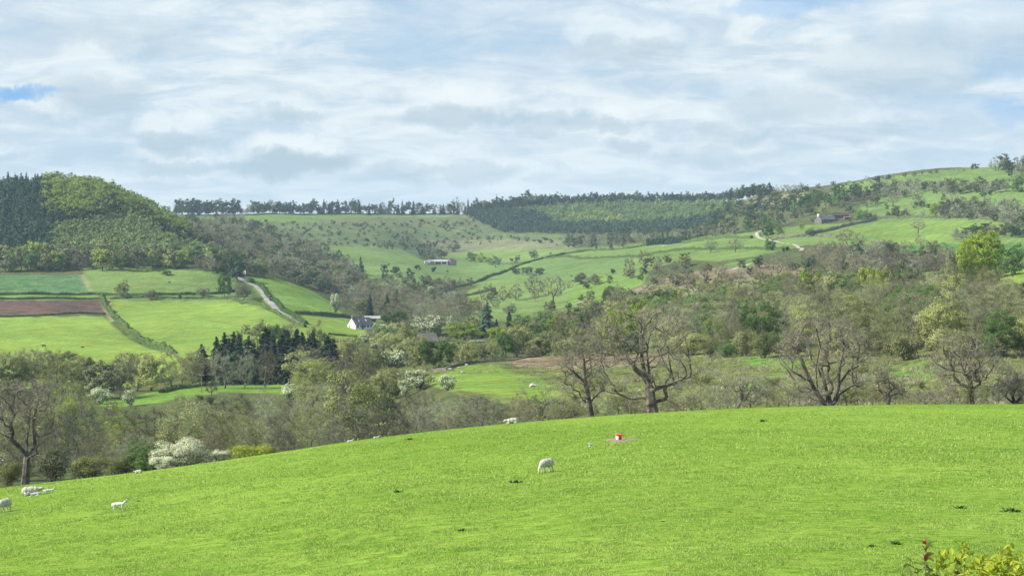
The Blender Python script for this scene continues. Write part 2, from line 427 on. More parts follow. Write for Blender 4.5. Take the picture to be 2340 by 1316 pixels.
def envelope(rng, n, c, rad, shell=.6, noise=.18, low=-1.0):
    """points in an uneven ellipsoid"""
    out_ = []
    ph = rng.uniform(0, 6.28, 6)
    while len(out_) < n:
        v = rng.normal(size=3); v /= np.linalg.norm(v)
        if v[2] < low: continue
        q = rng.uniform(0, 1) ** (1/3.) if rng.random() > shell else rng.uniform(.78, 1.0)
        lump = 1 + noise * (math.sin(3 * v[0] * 2 + ph[0]) + math.sin(5 * v[1] + ph[1]) + math.sin(6 * v[2] + ph[2])) / 1.6
        out_.append(np.array(c) + v * np.array(rad) * q * lump)
    return np.array(out_)
def twigs(mb, rng, P, D, n, L, wd, spread=.8, up=.25, mat=0, sub=0):
    i = rng.integers(0, len(P), n)
    d = D[i] * .55 + unit(rng, n) * spread; d[:, 2] += up
    d /= np.linalg.norm(d, axis=1, keepdims=True)
    l = L * rng.uniform(.5, 1.3, n)[:, None]
    p0 = P[i] + unit(rng, n) * .08 * L
    sd = np.cross(d, unit(rng, n)); sd /= np.maximum(np.linalg.norm(sd, axis=1, keepdims=True), 1e-6)
    p1 = p0 + d * l
    V = np.stack([p0 - sd * wd / 2, p0 + sd * wd / 2, p1], 1).reshape(-1, 3)
    mb.add(V, np.arange(3 * n).reshape(-1, 3), rng.uniform(0, 1, n), mat)
    if sub:
        m = n * sub; k = rng.integers(0, n, m)
        b = p0[k] + (p1[k] - p0[k]) * rng.uniform(.25, .95, m)[:, None]
        d2 = d[k] * .7 + unit(rng, m) * .75; d2[:, 2] += up * .6
        d2 /= np.linalg.norm(d2, axis=1, keepdims=True)
        sd2 = np.cross(d2, unit(rng, m)); sd2 /= np.maximum(np.linalg.norm(sd2, axis=1, keepdims=True), 1e-6)
        q = b + d2 * (L * .55 * rng.uniform(.5, 1.2, m))[:, None]
        V = np.stack([b - sd2 * wd * .35, b + sd2 * wd * .35, q], 1).reshape(-1, 3)
        mb.add(V, np.arange(3 * m).reshape(-1, 3), rng.uniform(0, 1, m), mat)
def leaves(mb, rng, C, n, cl, s, mat=0, flat=.6, centre=None, sq=.75):
    """small leaf faces in clusters round the points C"""
    i = rng.integers(0, len(C), n)
    off = unit(rng, n) * (cl * rng.uniform(.25, 1.0, n) ** .6)[:, None]
    off[:, 2] *= sq
    p = C[i] + off
    nrm = unit(rng, n) + off / cl * 1.2; nrm[:, 2] += flat
    if centre is not None:
        o = p - centre; nrm += .6 * o / np.maximum(np.linalg.norm(o, axis=1, keepdims=True), 1e-6)
    A, B = frames(nrm)
    an = rng.uniform(0, 6.28, n)[:, None]
    U = A * np.cos(an) + B * np.sin(an); Vv = -A * np.sin(an) + B * np.cos(an)
    sz = s * rng.uniform(.6, 1.3, n)[:, None]
    V = np.stack([p - U * sz * .5, p - Vv * sz * .36, p + U * sz * .5, p + Vv * sz * .36], 1).reshape(-1, 3)
    mb.add(V, np.arange(4 * n).reshape(-1, 4), rng.uniform(0, 1, n), mat)
class Proto: pass
def finish(name, tr, cr, H, Wd, mats_t, mats_c, smooth=False):
    p = Proto(); p.H, p.W = H, Wd; p.mt, p.mc = mats_t, mats_c
    p.trunk = tr.mesh(name + '_trunk', mats_t); p.crown = cr.mesh(name + '_crown', mats_c)
    j = MB(); j.merge(tr); j.merge(cr, len(mats_t)); p.joined = j.mesh(name, list(mats_t) + list(mats_c))
    p.tri = sum(len(x) for x in cr.T) + 2 * sum(len(x) for x in cr.Q)
    return p
def split_limbs(rng, pos, par, r, tr, cr, thr, k_hi=7):
    i = np.arange(1, len(pos)); P0 = pos[par[i]]; P1 = pos[i]; r0 = np.minimum(r[par[i]], r[i] * 1.6); r1 = r[i]
    for lo, hi, k, dst in ((thr * 3, 9, k_hi, tr), (thr, thr * 3, 5, tr), (0, thr, 3, cr)):
        m = (r1 >= lo) & (r1 < hi)
        tubes(dst, P0[m], P1[m], r0[m], r1[m], k, 0, rng.uniform(.2, .8, m.sum()))
def g_tree(name, seed, H=13., Wd=10., fork=.25, trunk=.32, ntar=150, ntw=2600, sub=2, tw_l=.9, tw_w=.035, nleaf=0, leaf_s=.25, cl=.7,
           mats=('bark', 'twig_brown', 'bud'), shell=.55, wig=.12, paths=None, cz=None, rad=None, step=.45, low=-.75, centre=None, flat=.6, tip=.018, up=.25, lift=.35, noise=.18, nclump=None):
    rng = np.random.default_rng(seed)
    top = H * fork
    if paths is None:
        n = 6; x = np.cumsum(rng.normal(size=(n, 2)) * H * .012, axis=0); x[0] = 0
        paths = [np.column_stack([x, np.linspace(-.4, H * (fork + .30), n)])]
    rad = rad or (Wd / 2, Wd / 2, (H - top) / 2); c = centre if centre is not None else (0, 0, top + (H - top) / 2 - H * .01)
    T = envelope(rng, ntar, c, rad, shell, noise, low)
    pos, par, ln = skeleton(rng, paths, T, step, wig, lift=lift)
    r = radii(pos, par, tip, trunk)
    # root flare
    r = r * (1 + .25 * np.exp(-np.maximum(pos[:, 2], 0) / (trunk * 2.2)) * (par < 4) * (np.arange(len(pos)) < 4))
    tr, cr = MB(), MB()
    split_limbs(rng, pos, par, r, tr, cr, max(.045, tip * 1.5))
    thin = np.nonzero((r < max(.05, tip * 2.2)) & (par >= 0))[0]
    Dn = pos - pos[np.maximum(par, 0)]; Dn /= np.maximum(np.linalg.norm(Dn, axis=1, keepdims=True), 1e-6)
    rr = np.concatenate([thin, thin[r[thin] < tip * 1.6]])
    if ntw: twigs(cr, rng, pos[rr], Dn[rr], ntw, tw_l, tw_w, mat=0, sub=sub, up=up)
    if nleaf:
        tips = pos[thin[r[thin] < tip * 1.5]]
        if nclump: tips = envelope(rng, nclump, c, [q * .92 for q in rad], .75, noise, -.85)
        leaves(cr, rng, tips, nleaf, cl, leaf_s, mat=1, centre=np.array(c), flat=flat)
    return finish(name, tr, cr, H, Wd, [M[mats[0]]], [M[mats[1]], M[mats[2]]])
def g_conifer(name, seed, H=16., Wd=6., mats=('bark_dark', 'conifer_dark'), lv=26, br=9, bare=.06, pw=.8, q=.55, dens=1.0, taper=1.0):
    rng = np.random.default_rng(seed); tr, cr = MB(), MB()
    n = 9; z = np.linspace(-.3, H, n); P = np.column_stack([np.zeros(n), np.zeros(n), z]); rr = np.interp(z, [0, H], [H * .016, .02])
    tubes(tr, P[:-1], P[1:], rr[:-1], rr[1:], 6)
    for i in range(lv):
        t = (i + rng.uniform(0, .5)) / lv
        zz_ = H * (bare + (1 - bare) * t)
        L = Wd / 2 * (1 - t ** taper) ** pw * rng.uniform(.78, 1.15) + .12
        if taper < 1: pass
        nb = max(4, int(br * (1 - t * .5)))
        a = rng.uniform(0, 6.28, nb) + np.arange(nb) * 6.28 / nb
        lb = L * rng.uniform(.65, 1.15, nb)
        dirs = np.column_stack([np.cos(a), np.sin(a), rng.uniform(-.38, -.08, nb) + .35 * t])
        b0 = np.column_stack([np.zeros(nb), np.zeros(nb), np.full(nb, zz_) + rng.uniform(-.2, .2, nb)])
        m = max(3, int(8 * dens * max(L, .8) / 2.2)); k = nb * m
        bi = np.repeat(np.arange(nb), m); u = np.tile((np.arange(m) + .5) / m, nb) + rng.uniform(-.1, .1, k)
        p = b0[bi] + dirs[bi] * (lb[bi] * u)[:, None]; p[:, 2] -= .18 * (u ** 2) * lb[bi]
        s = q * (1.15 - .5 * u) * rng.uniform(.7, 1.3, k) * min(1.0, .35 + .75 * L / (Wd * .32))
        nr = unit(rng, k) * .6 + np.array([0, 0, .75]) + dirs[bi] * .9
        A, B = frames(nr); an = rng.uniform(0, 6.28, k)[:, None]
        U = A * np.cos(an) + B * np.sin(an); Vv = -A * np.sin(an) + B * np.cos(an)
        V = np.stack([p - U * s[:, None], p - Vv * s[:, None] * .45, p + U * s[:, None], p + Vv * s[:, None] * .45], 1).reshape(-1, 3)
        cr.add(V, np.arange(4 * k).reshape(-1, 4), rng.uniform(0, 1, k), 0)
    return finish(name, tr, cr, H, Wd, [M[mats[0]]], [M[mats[1]]])
def g_bush(name, seed, H=3., Wd=4., n=900, s=.3, lumps=10, mats=('bark', 'scrub', 'blossom'), flowers=0, stems=6, cl=.32, ntw=0):
    rng = np.random.default_rng(seed); tr, cr = MB(), MB()
    a = rng.uniform(0, 6.28, stems); e = np.column_stack([np.cos(a) * Wd * .28, np.sin(a) * Wd * .28, rng.uniform(.4, .8, stems) * H])
    b = np.column_stack([np.cos(a) * .15, np.sin(a) * .15, np.full(stems, -.2)])
    mid = b * .4 + e * .6 + rng.normal(size=e.shape) * .1 * Wd * .3
    tubes(tr, b, mid, np.full(stems, .035 * H / 2), np.full(stems, .02 * H / 2), 4); tubes(tr, mid, e, np.full(stems, .02 * H / 2), np.full(stems, .008 * H), 4)
    C = envelope(rng, lumps, (0, 0, H * .52), (Wd * .36, Wd * .36, H * .36), .5, .25)
    C[:, 2] = np.maximum(C[:, 2], H * .15)
    c = np.array([0, 0, H * .3])
    if n: leaves(cr, rng, C, n, cl * (Wd + H) / 2 * .62, s, 0, .5, c)
    if flowers: leaves(cr, rng, C + np.array([0, 0, .04 * H]), flowers, cl * (Wd + H) / 2 * .70, s * .62, 1, .9, c)
    if ntw: twigs(cr, rng, np.concatenate([C, e]), unit(rng, len(C) + len(e)) + [0, 0, .5], ntw, H * .28, .03 * H / 3, mat=0, sub=2)
    p = finish(name, tr, cr, H, Wd, [M[mats[0]]], [M[mats[1]], M[mats[2]]])
    return p

PR = {}
def bank(kind, fn, count, **kw):
    PR[kind] = [fn(kind, 100 + 17 * i + len(PR) * 311, **kw) for i in range(count)]
# near woods, seen at 180 to 450 m
bank('bare_n', g_tree, 5, H=13, Wd=10.5, ntar=190, ntw=5200, sub=2, tw_l=.9, tw_w=.036, fork=.08, trunk=.24, low=-.95)
bank('bud_n', g_tree, 5, H=12, Wd=10.5, ntar=160, ntw=2600, sub=2, tw_w=.03, nleaf=5600, leaf_s=.22, cl=.95, mats=('bark', 'twig_grey', 'bud'), fork=.06, low=-.95)
bank('tall_n', g_tree, 4, H=15, Wd=6.5, ntar=120, ntw=2600, sub=2, fork=.26, trunk=.17, mats=('bark', 'twig_grey', 'bud'), nleaf=1500, leaf_s=.18, cl=.8, shell=.45, low=-.95)
bank('green_n', g_tree, 3, H=11, Wd=10, ntar=110, ntw=600, sub=1, nleaf=12000, leaf_s=.27, cl=1.0, mats=('bark', 'twig_olive', 'leaf_green'), fork=.04, nclump=95, noise=.26)
bank('sycamore', g_tree, 1, H=13, Wd=13, ntar=90, ntw=200, sub=1, nleaf=19000, leaf_s=.36, cl=.85, mats=('bark', 'twig_olive', 'sycamore'), fork=.02, nclump=330, noise=.10, shell=.85, trunk=.35)
bank('shrub_n', g_bush, 3, H=4, Wd=5, n=5200, s=.17, lumps=30, mats=('bark', 'leaf_green', 'blossom'), stems=8, ntw=300)
bank('blossom_n', g_bush, 2, H=5, Wd=7, n=2200, s=.2, lumps=44, flowers=14000, mats=('bark', 'leaf_green', 'blossom'), stems=9, cl=.22)
# middle distance, 450 to 1100 m
bank('bare', g_tree, 5, H=12, Wd=10, ntar=90, ntw=1900, sub=1, tw_l=1.3, tw_w=.09, fork=.10, step=.8, tip=.035, low=-.95)
bank('oak', g_tree, 3, H=12, Wd=13, ntar=90, ntw=1500, sub=1, tw_l=1.2, tw_w=.09, fork=.2, step=.8, tip=.04, trunk=.42, mats=('bark_dark', 'twig_brown', 'bud'), wig=.2)
bank('bud_', g_tree, 4, H=12, Wd=10, ntar=80, ntw=900, sub=1, tw_w=.07, nleaf=2600, leaf_s=.48, cl=1.1, mats=('bark', 'twig_grey', 'bud'), fork=.05, step=.8, tip=.03, low=-.95)
bank('leafy', g_tree, 6, H=11, Wd=10, ntar=60, ntw=100, sub=1, nleaf=4200, leaf_s=.52, cl=1.25, mats=('bark', 'twig_olive', 'leaf_green'), fork=.03, step=.9, tip=.03, nclump=62, noise=.3)
bank('dark_conifer', g_conifer, 5, H=15, Wd=7.2, pw=.62, q=.75, dens=1.5, lv=30, br=11, bare=.02)
bank('blossom', g_bush, 3, H=6, Wd=8, n=1100, s=.45, lumps=34, flowers=2600, mats=('bark', 'leaf_green', 'blossom'), cl=.24)
bank('bush', g_bush, 4, H=3, Wd=4.4, n=700, s=.42, lumps=14, mats=('bark_dark', 'scrub', 'blossom'))
# far away
bank('f_bare', g_tree, 4, H=11, Wd=10, ntar=36, ntw=620, sub=1, tw_l=1.8, tw_w=.24, fork=.06, step=1.4, tip=.07, trunk=.3, low=-.95)
bank('f_leafy', g_tree, 5, H=11, Wd=9.5, ntar=20, ntw=0, nleaf=820, leaf_s=1.0, cl=1.5, mats=('bark', 'twig_olive', 'leaf_green'), fork=.02, step=1.5, tip=.06, nclump=34, noise=.3)
bank('f_conifer', g_conifer, 4, H=12, Wd=6.4, lv=14, br=8, q=.95, dens=.9, mats=('bark_dark', 'conifer'), pw=.85, bare=.02)
bank('f_larch', g_tree, 5, H=10, Wd=6.2, ntar=14, ntw=0, nleaf=420, leaf_s=1.0, cl=1.15, mats=('bark', 'twig_olive', 'conifer'), fork=.02, step=1.5, tip=.06, nclump=22, noise=.15, cz=1)
bank('f_pine', g_tree, 4, H=19, Wd=11, ntar=26, ntw=0, nleaf=760, leaf_s=1.3, cl=1.9, mats=('bark_dark', 'twig_olive', 'leaf_dark'), fork=.30, step=1.6, tip=.09, trunk=.3, nclump=26, noise=.3)
bank('f_bush', g_bush, 4, H=2.8, Wd=4.2, n=150, s=.85, lumps=9, mats=('bark_dark', 'scrub', 'blossom'))

# ------------------------------------------------------------------ placing
THINGS = []          # dicts: obj, px, Y, kind, label ...
NAMES = {'bare_n': 'bare_tree', 'bare': 'bare_tree', 'f_bare': 'bare_tree', 'bud_n': 'budding_tree', 'bud_': 'budding_tree', 'tall_n': 'tall_thin_tree', 'green_n': 'leafy_tree', 'sycamore': 'leafy_tree',
         'leafy': 'leafy_tree', 'f_leafy': 'leafy_tree', 'oak': 'bare_oak', 'dark_conifer': 'dark_conifer', 'f_conifer': 'conifer', 'f_larch': 'conifer', 'f_pine': 'pine_tree', 'shrub_n': 'shrub',
         'bush': 'bush', 'f_bush': 'bush', 'blossom': 'blossom_tree', 'blossom_n': 'blossom_tree'}
CATS = {'bare_tree': 'tree', 'budding_tree': 'tree', 'tall_thin_tree': 'tree', 'leafy_tree': 'tree', 'bare_oak': 'tree', 'dark_conifer': 'conifer', 'conifer': 'conifer', 'pine_tree': 'pine',
        'shrub': 'shrub', 'bush': 'bush', 'blossom_tree': 'blossom tree'}
# coverage mask at quarter size: what is already hidden by nearer things is left out
MW, MHh = 585, 329
depthmask = np.full((MHh, MW), np.inf)
def horizon_rows():
    """for every mask column and row, the distance at which the ground appears"""
    cols_ = (np.arange(MW) + .5) * 4
    for c, px in enumerate(cols_):
        dm = np.concatenate([np.linspace(30, float(Dc(px)) - 1, 60)])
        ym = HZ - F * meadow_z(np.full(60, px), dm) / dm
        i = int(np.clip(np.searchsorted(PXG, px), 0, len(PXG) - 1))
        ds = np.concatenate([dm, DG[i]]); ys = np.concatenate([ym, TG[i]])
        mn = np.minimum.accumulate(ys)
        rows = (np.arange(MHh) + .5) * 4
        k = np.searchsorted(-mn, -rows)        # first index where mn <= row
        ok = k < len(ds)
        depthmask[ok, c] = ds[np.minimum(k[ok], len(ds) - 1)]
horizon_rows()
def visible_share(px, yt, yb, wpx, d, paint=True, fill=.8):
    x0, x1 = (px - wpx / 2) / 4, (px + wpx / 2) / 4; y0, y1 = yt / 4, yb / 4
    a, b = int(max(0, math.floor(x0))), int(min(MW, math.ceil(x1))); c, e = int(max(0, math.floor(y0))), int(min(MHh, math.ceil(y1)))
    if b <= a or e <= c: return 0.0
    yy, xx = np.mgrid[c:e, a:b] + .5
    m = ((xx - (x0 + x1) / 2) / max((x1 - x0) / 2, .5)) ** 2 + ((yy - (y0 + y1) / 2) / max((y1 - y0) / 2, .5)) ** 2 < fill
    if not m.any(): m[:] = True
    s = depthmask[c:e, a:b]
    vis = (s > d * 1.0) & m
    sh = vis.sum() / m.sum()
    if paint and sh > 0: s[vis] = d
    return sh
PENDING = []
PROTECT = [(-130, 690, 200, 866, 500), (200, 690, 400, 848, 450), (640, 760, 1000, 868, 400), (130, 866, 205, 892, 300), (788, 730, 858, 768, 900), (836, 715, 870, 730, 980), (966, 588, 1046, 608, 1880), (1862, 484, 1912, 500, 1300), (1010, 846, 1225, 896, 330), (345, 878, 640, 900, 450), (592, 655, 640, 715, 960), (0, 690, 480, 800, 640),
           (480, 690, 690, 745, 640), (1100, 700, 1170, 722, 900), (700, 735, 790, 765, 890), (1725, 528, 1836, 572, 1100), (205, 885, 320, 918, 450), (560, 640, 780, 712, 1000), (1660, 812, 1800, 850, 330), (2040, 820, 2130, 870, 250), (1530, 812, 1660, 840, 330), (1060, 660, 1240, 690, 1000),
           (935, 838, 1050, 885, 290), (868, 796, 948, 840, 460), (1088, 688, 1178, 742, 770), (2196, 530, 2340, 612, 505), (1030, 735, 1120, 778, 740)]
def plan(kind, px, d=None, Y=None, topY=None, h=None, wf=1.0, wpx=None, col_=None, label=None, group=None, force=False, trunk_=None, zone=None, lean=None):
    if d is None:
        d = solve(px, Y)
        if d is None: return
    by = float(TY(px, d))
    if h is None: h = (by - topY) * d / F
    if h <= 0.3: return
    if label and kind.startswith('blossom') and wpx: PROTECT.append((px - wpx * .45, by - h * F / d, px + wpx * .45, by - 2, d))
    PENDING.append(dict(kind=kind, px=px, d=d, by=by, h=h, wf=wf, wpx=wpx, col=col_, label=label, group=group, force=force, trunk=trunk_, zone=zone, lean=lean))
prng = random.Random(11)
def instance(p):
    protos = PR[p['kind']]; pr = protos[prng.randrange(len(protos))]
    nm = NAMES[p['kind']]; s = p['h'] / pr.H
    sx = (p['wpx'] * p['d'] / F) / pr.W if p['wpx'] else s * p['wf']
    loc = W(p['px'], p['d']); hp = p['h'] * F / p['d']
    single = hp < 34 or nm in ('bush',)
    if single:
        o = bpy.data.objects.new(nm, pr.joined); col.objects.link(o); parts = [o]; root = o
    else:
        root = bpy.data.objects.new(nm, None); col.objects.link(root); root.empty_display_size = .5
        t = bpy.data.objects.new('trunk', pr.trunk); col.objects.link(t); t.parent = root
        c = bpy.data.objects.new('crown', pr.crown); col.objects.link(c); c.parent = root
        parts = [t, c]
    root.location = loc; root.rotation_euler = (prng.uniform(-.03, .03), prng.uniform(-.03, .03), prng.uniform(0, 6.28))
    root.scale = (sx, sx * prng.uniform(.9, 1.1), s)
    if p['col']:
        last = parts[-1]; me = last.data; n = len(me.materials)
        cm = p['col'] if isinstance(p['col'], (tuple, list)) else (p['col'],)
        slots = [n - 1] if len(cm) == 1 and n > 1 and nm not in ('bush', 'shrub', 'bare_tree', 'bare_oak') else None
        if slots is None: slots = list(range(n - len(cm), n)) if len(cm) > 1 else [n - 2 if nm in ('bush', 'shrub', 'bare_tree', 'bare_oak', 'tall_thin_tree') else n - 1]
        for sl_, mm in zip(slots, cm):
            last.material_slots[sl_].link = 'OBJECT'; last.material_slots[sl_].material = M[mm]
    if p['trunk']:
        o = parts[0]; o.material_slots[0].link = 'OBJECT'; o.material_slots[0].material = M[p['trunk']]
    THINGS.append(dict(obj=root, px=p['px'], Y=p['by'] - hp * .5, by=p['by'], nm=nm, label=p['label'], group=p['group'], zone=p['zone'], col=p['col'], hp=hp, d=p['d']))
    return root
def inpoly(x, y, poly):
    c = False; j = len(poly) - 1
    for i in range(len(poly)):
        xi, yi = poly[i]; xj, yj = poly[j]
        if (yi > y) != (yj > y) and x < (xj - xi) * (y - yi) / (yj - yi) + xi: c = not c
        j = i
    return c
def blocks(px, top, by, wpx, d):
    for x0, y0, x1, y1, dd in PROTECT:
        if d < dd and px + wpx * .3 > x0 and px - wpx * .3 < x1 and top + 4 < y1 and by > y0: return y1
    return 0
def scatter(zone, poly, kinds, n, h=(10, 14), space=.7, vsp=.35, wf=(.85, 1.2), drange=None, seed=0, group=None):
    """kinds: list of (weight, kind, colour or None). poly in photograph pixels of the foot of the plant, or (px, distance) when drange"""
    rr = random.Random(seed * 7 + len(zone)); tot = sum(k[0] for k in kinds); pts = []
    xs = [p[0] for p in poly]; ys = [p[1] for p in poly]
    tries = 0
    while len(pts) < n and tries < n * 30:
        tries += 1
        x, y = rr.uniform(min(xs), max(xs)), rr.uniform(min(ys), max(ys))
        if not inpoly(x, y, poly): continue
        if drange: d = y; Yf = float(TY(x, d))
        else:
            d = solve(x, y); Yf = y
            if d is None: continue
        hh = rr.uniform(*h); wpx = hh * .8 * F / d
        if any(abs(x - a) < space * wpx and abs(Yf - b) < vsp * wpx for a, b in pts): continue
        for _ in range(3):
            b_ = blocks(x, Yf - hh * F / d, Yf, wpx, d)
            if b_: hh = (Yf - b_ - 1) * d / F; wpx = hh * .8 * F / d
        if hh < h[0] * .4: continue
        pts.append((x, Yf)); q = rr.uniform(0, tot)
        for wgt, k, c in kinds:
            q -= wgt
            if q <= 0: break
        plan(k, x, d=d, h=hh, wf=rr.uniform(*wf), col_=c, zone=zone, group=group)
# ------------------------------------------------------------------ ground sheets
FIELDS = []   # (polygon in photograph pixels on the far slopes, colour, roughness 0..1), painted in order onto the terrain vertices
def field(poly, c, tex=0.0): FIELDS.append((poly, c, tex))
G1, G2, G3 = (.170, .255, .055), (.128, .195, .060), (.110, .178, .062)
ROUGH, WOODF, SOIL, BRACK, PALE = (.125, .145, .055), (.078, .098, .042), (.098, .071, .058), (.165, .145, .095), (.20, .22, .11)
field([(-2400, 900), (-2400, 300), (4740, 300), (4740, 1200), (-2400, 1200)], WOODF, .5)
field([(-900, 905), (-900, 726), (236, 723), (262, 748), (292, 772), (335, 795), (395, 808), (420, 850), (300, 885), (-200, 905)], G1, .25)
field([(-900, 688), (228, 686), (243, 717), (-900, 725)], SOIL, .9)
field([(228, 684), (250, 684), (275, 730), (250, 735), (243, 717)], PALE, .6)
field([(254, 686), (530, 686), (620, 712), (700, 742), (780, 770), (700, 810), (480, 850), (400, 809), (345, 792), (300, 770), (272, 742)], G1, .12)
field([(-900, 627), (185, 629), (212, 674), (-900, 678)], (.075, .145, .062), .9)
field([(183, 628), (193, 628), (222, 676), (208, 676)], PALE, .5)
field([(190, 616), (260, 610), (340, 610), (500, 622), (540, 640), (530, 674), (215, 676)], G2, .2)
field([(-900, 676), (560, 668), (600, 700), (540, 690), (250, 686), (-900, 690)], G2, .3)
field([(220, 920), (420, 884), (560, 868), (660, 878), (650, 900), (500, 896), (330, 925), (250, 935)], (.115, .20, .04), .7)
field([(556, 632), (640, 639), (700, 655), (755, 690), (790, 722), (690, 717), (650, 702), (612, 660)], (.135, .225, .05), .5)
field([(690, 720), (790, 728), (840, 742), (830, 770), (760, 775), (700, 745)], G1, .2)
field([(500, 690), (620, 690), (700, 730), (660, 722), (560, 694)], (.13, .2, .05), .6)
field([(556, 632), (572, 640), (640, 712), (700, 748), (690, 752), (625, 714)], (.14, .2, .05), .6)
# far dale
field([(560, 500), (900, 495), (1100, 492), (1320, 545), (1320, 575), (1040, 585), (900, 590), (735, 575), (640, 545)], (.10, .14, .062), .85)
field([(440, 492), (700, 490), (1035, 491), (1020, 500), (900, 503), (820, 510), (600, 506), (440, 500)], (.12, .19, .055), .3)
field([(700, 500), (1110, 493), (1100, 525), (900, 522), (760, 516)], (.108, .135, .068), .8)
field([(735, 575), (760, 562), (900, 563), (950, 585), (975, 600), (970, 608), (850, 640), (825, 622), (790, 600)], (.135, .205, .068), .3)
field([(960, 545), (1320, 548), (1310, 575), (1000, 582)], (.145, .165, .09), .7)
field([(1000, 580), (1150, 568), (1290, 570), (1270, 590), (1130, 602), (1040, 605), (990, 600)], (.13, .20, .062), .25)
field([(865, 650), (920, 622), (975, 607), (1100, 603), (1190, 606), (1160, 640), (1060, 655), (900, 655)], (.11, .178, .06), .25)
field([(1200, 600), (1250, 590), (1300, 572), (1560, 545), (1720, 530), (1850, 515), (2010, 502), (2340, 492), (2500, 500), (2500, 560), (2120, 575), (1980, 570), (1850, 560), (1740, 582), (1640, 598), (1560, 592), (1420, 640), (1340, 700), (1200, 735), (1080, 735), (1040, 680), (1090, 655)], G2, .3)
field([(1240, 592), (1440, 588), (1420, 625), (1330, 650), (1200, 640), (1120, 640)], G3, .3)
field([(1330, 640), (1480, 625), (1470, 650), (1340, 700), (1290, 700)], (.12, .20, .05), .5)
field([(1880, 560), (1960, 520), (2020, 506), (2290, 505), (2260, 530), (2180, 552), (1990, 560)], (.14, .22, .055), .2)
field([(2000, 562), (2200, 556), (2340, 560), (2500, 580), (2340, 600), (2110, 590)], (.085, .18, .045), .5)
field([(1870, 455), (1930, 420), (2040, 404), (2180, 385), (2290, 376), (2700, 340), (2700, 560), (2300, 508), (2020, 500), (1960, 480), (2000, 440)], (.125, .195, .06), .45)
field([(1660, 470), (1720, 445), (1800, 438), (1850, 432), (1820, 470)], (.16, .17, .09), .5)
field([(1440, 665), (1530, 628), (1640, 612), (1760, 605), (1860, 615), (1850, 640), (1700, 655), (1520, 690)], BRACK, .8)
field([(1480, 690), (1560, 655), (1700, 640), (1900, 628), (1900, 665), (1600, 720)], (.18, .185, .10), .7)
field([(1640, 608), (1720, 590), (1745, 600), (1700, 612)], G3, .3)
field([(2240, 640), (2340, 612), (2700, 590), (2700, 650), (2300, 650)], G1, .3)
# the rough bank beyond the crest
field([(920, 845), (1060, 828), (1250, 812), (1500, 800), (1800, 795), (2100, 790), (2600, 740), (2600, 960), (1900, 960), (1300, 960), (1040, 900)], (.12, .15, .05), 1.0)
field([(1150, 822), (1380, 805), (1530, 808), (1520, 830), (1300, 845), (1180, 838)], (.20, .165, .105), 1.0)
field([(960, 868), (1060, 836), (1130, 832), (1165, 850), (1230, 862), (1290, 900), (1240, 918), (1120, 900), (1000, 885)], (.15, .235, .05), .3)
field([(1680, 815), (1790, 812), (1850, 825), (1830, 850), (1720, 838)], (.12, .22, .04), .5)
field([(1690, 885), (1790, 850), (1840, 872), (1800, 915), (1700, 915)], (.135, .23, .045), .4)
field([(2030, 850), (2120, 815), (2160, 830), (2120, 870), (2060, 880)], (.12, .21, .045), .5)
field([(1360, 925), (1420, 905), (1430, 935), (1370, 940)], (.135, .22, .045), .4)
def inpoly_np(x, y, poly):
    c = np.zeros(x.shape, bool); n = len(poly); j = n - 1
    for i in range(n):
        xi, yi = poly[i]; xj, yj = poly[j]
        if yi != yj:
            c ^= ((yi > y) != (yj > y)) & (x < (xj - xi) * (y - yi) / (yj - yi) + xi)
        j = i
    return c
def grid_faces(a, b):
    i = np.arange(a - 1)[:, None] * b + np.arange(b - 1)[None]
    return np.stack([i, i + b, i + b + 1, i + 1], -1).reshape(-1, 4)
def set_attr(me, nm, typ, data):
    a = me.attributes.new(nm, typ, 'POINT'); a.data.foreach_set('vector' if typ == 'FLOAT_VECTOR' else 'value', np.asarray(data, np.float32).ravel())
npx = len(PXG)
# hills: everything beyond the crest of the meadow
wob = np.random.default_rng(3)
WX = sum(2.2 * np.sin(XG * k1 + DG * k2 + p) for k1, k2, p in ((.11, .03, 1), (-.05, .09, 2), (.31, .13, 4)))
colr = np.zeros((npx, NU, 3)); tex = np.zeros((npx, NU))
PXX = np.broadcast_to(PXG[:, None], TG.shape)
for poly, c, t in FIELDS:
    m = inpoly_np(PXX + WX * .5, TG + WX * .25, poly); colr[m] = c; tex[m] = t
# the left hill behind the fields is wooded ground
for _ in range(2):
    colr[1:-1] = (colr[:-2] + 2 * colr[1:-1] + colr[2:]) / 4
for _ in range(2):
    near_ = DG[:, 1:-1, None] < 460
    colr[:, 1:-1] = np.where(near_, (colr[:, :-2] + 2 * colr[:, 1:-1] + colr[:, 2:]) / 4, colr[:, 1:-1])
V = np.stack([XG, DG, ZG], -1).reshape(-1, 3)
me = mesh_np('hills', V, grid_faces(npx, NU), smooth=True)
set_attr(me, 'alb', 'FLOAT_VECTOR', colr); set_attr(me, 'tex', 'FLOAT', tex)
m, N = mat_new('hill_ground')
al = N.node('ShaderNodeAttribute', attribute_name='alb').outputs['Vector']; tx = N.node('ShaderNodeAttribute', attribute_name='tex').outputs['Fac']
tc = N.node('ShaderNodeTexCoord').outputs['Object']
a1 = N.noise(tc, .012, 4, .6); a2 = N.noise(tc, .11, 5, .65, .4); a3 = N.noise(tc, .7, 4, .65)
v = N.m('ADD', N.m('MULTIPLY', N.m('SUBTRACT', a1, .5), .9), N.m('MULTIPLY', N.m('SUBTRACT', a2, .5), N.m('ADD', .85, N.m('MULTIPLY', tx, 1.2))))
v = N.m('ADD', v, N.m('MULTIPLY', N.m('SUBTRACT', a3, .5), N.m('ADD', .8, N.m('MULTIPLY', tx, 1.4))))
